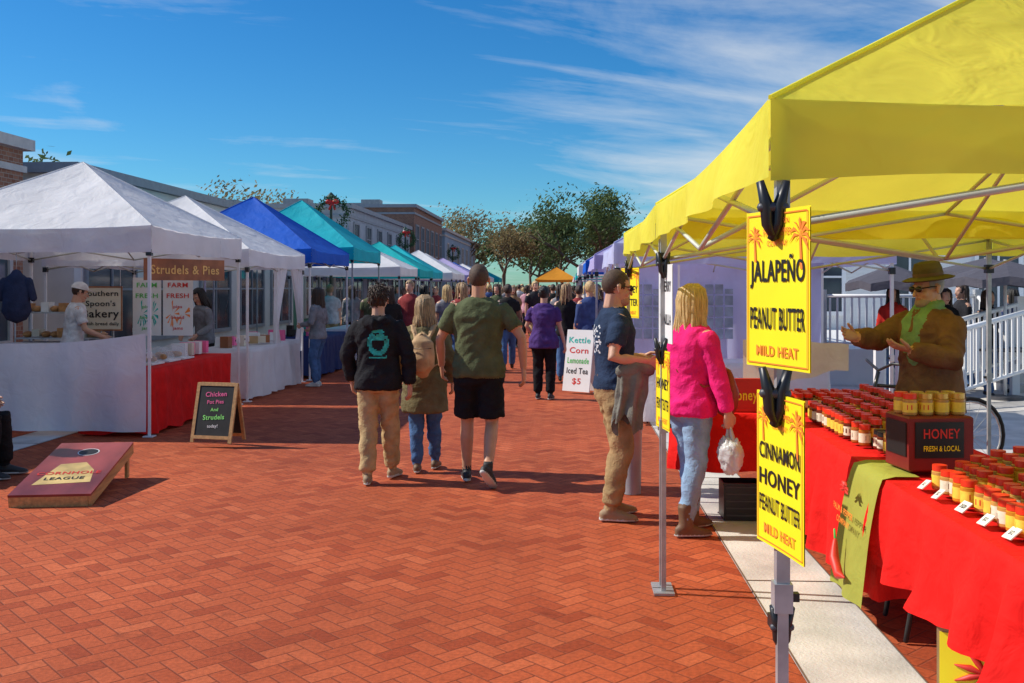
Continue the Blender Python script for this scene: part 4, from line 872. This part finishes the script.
for k in range(30): tree(mb,(-60+k*4.8+random.uniform(-2,2),random.uniform(0,14),0),random.uniform(8,11.5),random.uniform(4,5.5),900,random.choice([LG,LD,LO]),.5)
mb.build('distant_trees',(0,150,0))

# ---------------------------------------------------------------- sky / light / camera
EL,AZ=41,-80
w=bpy.data.worlds.new("World"); scene.world=w; w.use_nodes=True; nt=w.node_tree; N=nt.nodes; L=nt.links
bg=N['Background']; sky=N.new('ShaderNodeTexSky'); sky.sky_type='NISHITA'; sky.sun_disc=False; sky.sun_elevation=R(EL); sky.sun_rotation=R(AZ); sky.air_density=1.0; sky.dust_density=.3; sky.ozone_density=3.0
hs=N.new('ShaderNodeHueSaturation'); hs.inputs['Saturation'].default_value=1.35; L.new(sky.outputs[0],hs.inputs['Color'])
tn=N.new('ShaderNodeMix'); tn.data_type='RGBA'; tn.blend_type='MULTIPLY'; tn.inputs[0].default_value=1; tn.inputs[7].default_value=(.50,.98,1.20,1); L.new(hs.outputs[0],tn.inputs[6])
tc=N.new('ShaderNodeTexCoord'); sp=N.new('ShaderNodeSeparateXYZ'); L.new(tc.outputs['Generated'],sp.inputs[0])
x,y,z=(E(nt,sp.outputs[i]) for i in range(3)); dz=z.op('MAXIMUM',0.0)+.12
cu=x.op('DIVIDE',dz); cv=y.op('DIVIDE',dz); cb=N.new('ShaderNodeCombineXYZ'); L.new((cu*.55+cv*.10).so,cb.inputs[0]); L.new((cv*.55-cu*.22).so,cb.inputs[1])
no=N.new('ShaderNodeTexNoise'); no.inputs['Scale'].default_value=1.5; no.inputs['Detail'].default_value=9; no.inputs['Roughness'].default_value=.62; no.inputs['Distortion'].default_value=.9; L.new(cb.outputs[0],no.inputs['Vector'])
mpn=N.new('ShaderNodeMapping'); mpn.inputs['Scale'].default_value=(.6,2.6,1); mpn.inputs['Rotation'].default_value=(0,0,.35); L.new(cb.outputs[0],mpn.inputs[0])
n2=N.new('ShaderNodeTexNoise'); n2.inputs['Scale'].default_value=2.2; n2.inputs['Detail'].default_value=10; n2.inputs['Roughness'].default_value=.6; n2.inputs['Distortion'].default_value=.5; L.new(mpn.outputs[0],n2.inputs['Vector'])
side=(x*3.0+.30).op('MINIMUM',1.0).op('MAXIMUM',.08)
cov=(E(nt,no.outputs[0])*.6+E(nt,n2.outputs[0])*.55)+side*.21
mr=N.new('ShaderNodeMapRange'); mr.inputs[1].default_value=.63; mr.inputs[2].default_value=.98; L.new(cov.so,mr.inputs[0])
mx=N.new('ShaderNodeMix'); mx.data_type='RGBA'; mx.inputs[7].default_value=(7.2,7.7,8.2,1); L.new((E(nt,mr.outputs[0])*.85).so,mx.inputs[0]); L.new(tn.outputs[2],mx.inputs[6])
L.new(mx.outputs[2],bg.inputs[0]); bg.inputs[1].default_value=.10
sd=bpy.data.lights.new('sun','SUN'); sd.energy=5.0; sd.angle=R(.5); sd.color=(1,.94,.84); so=bpy.data.objects.new('sun',sd); COL.objects.link(so)
dirv=V(math.sin(R(AZ))*math.cos(R(EL)),math.cos(R(AZ))*math.cos(R(EL)),math.sin(R(EL))); so.rotation_euler=dirv.to_track_quat('Z','Y').to_euler(); so.location=dirv*30
cd=bpy.data.cameras.new('camera'); cam=bpy.data.objects.new('camera',cd); COL.objects.link(cam); cam.location=(0,0,1.65); cam.rotation_euler=(R(90),0,0)
cd.sensor_width=36; cd.lens=35.16; cd.shift_y=-54.5/1024; cd.clip_end=3000; cd.clip_start=.05; scene.camera=cam
scene.view_settings.view_transform='Standard'; scene.view_settings.look='None'; scene.view_settings.exposure=0
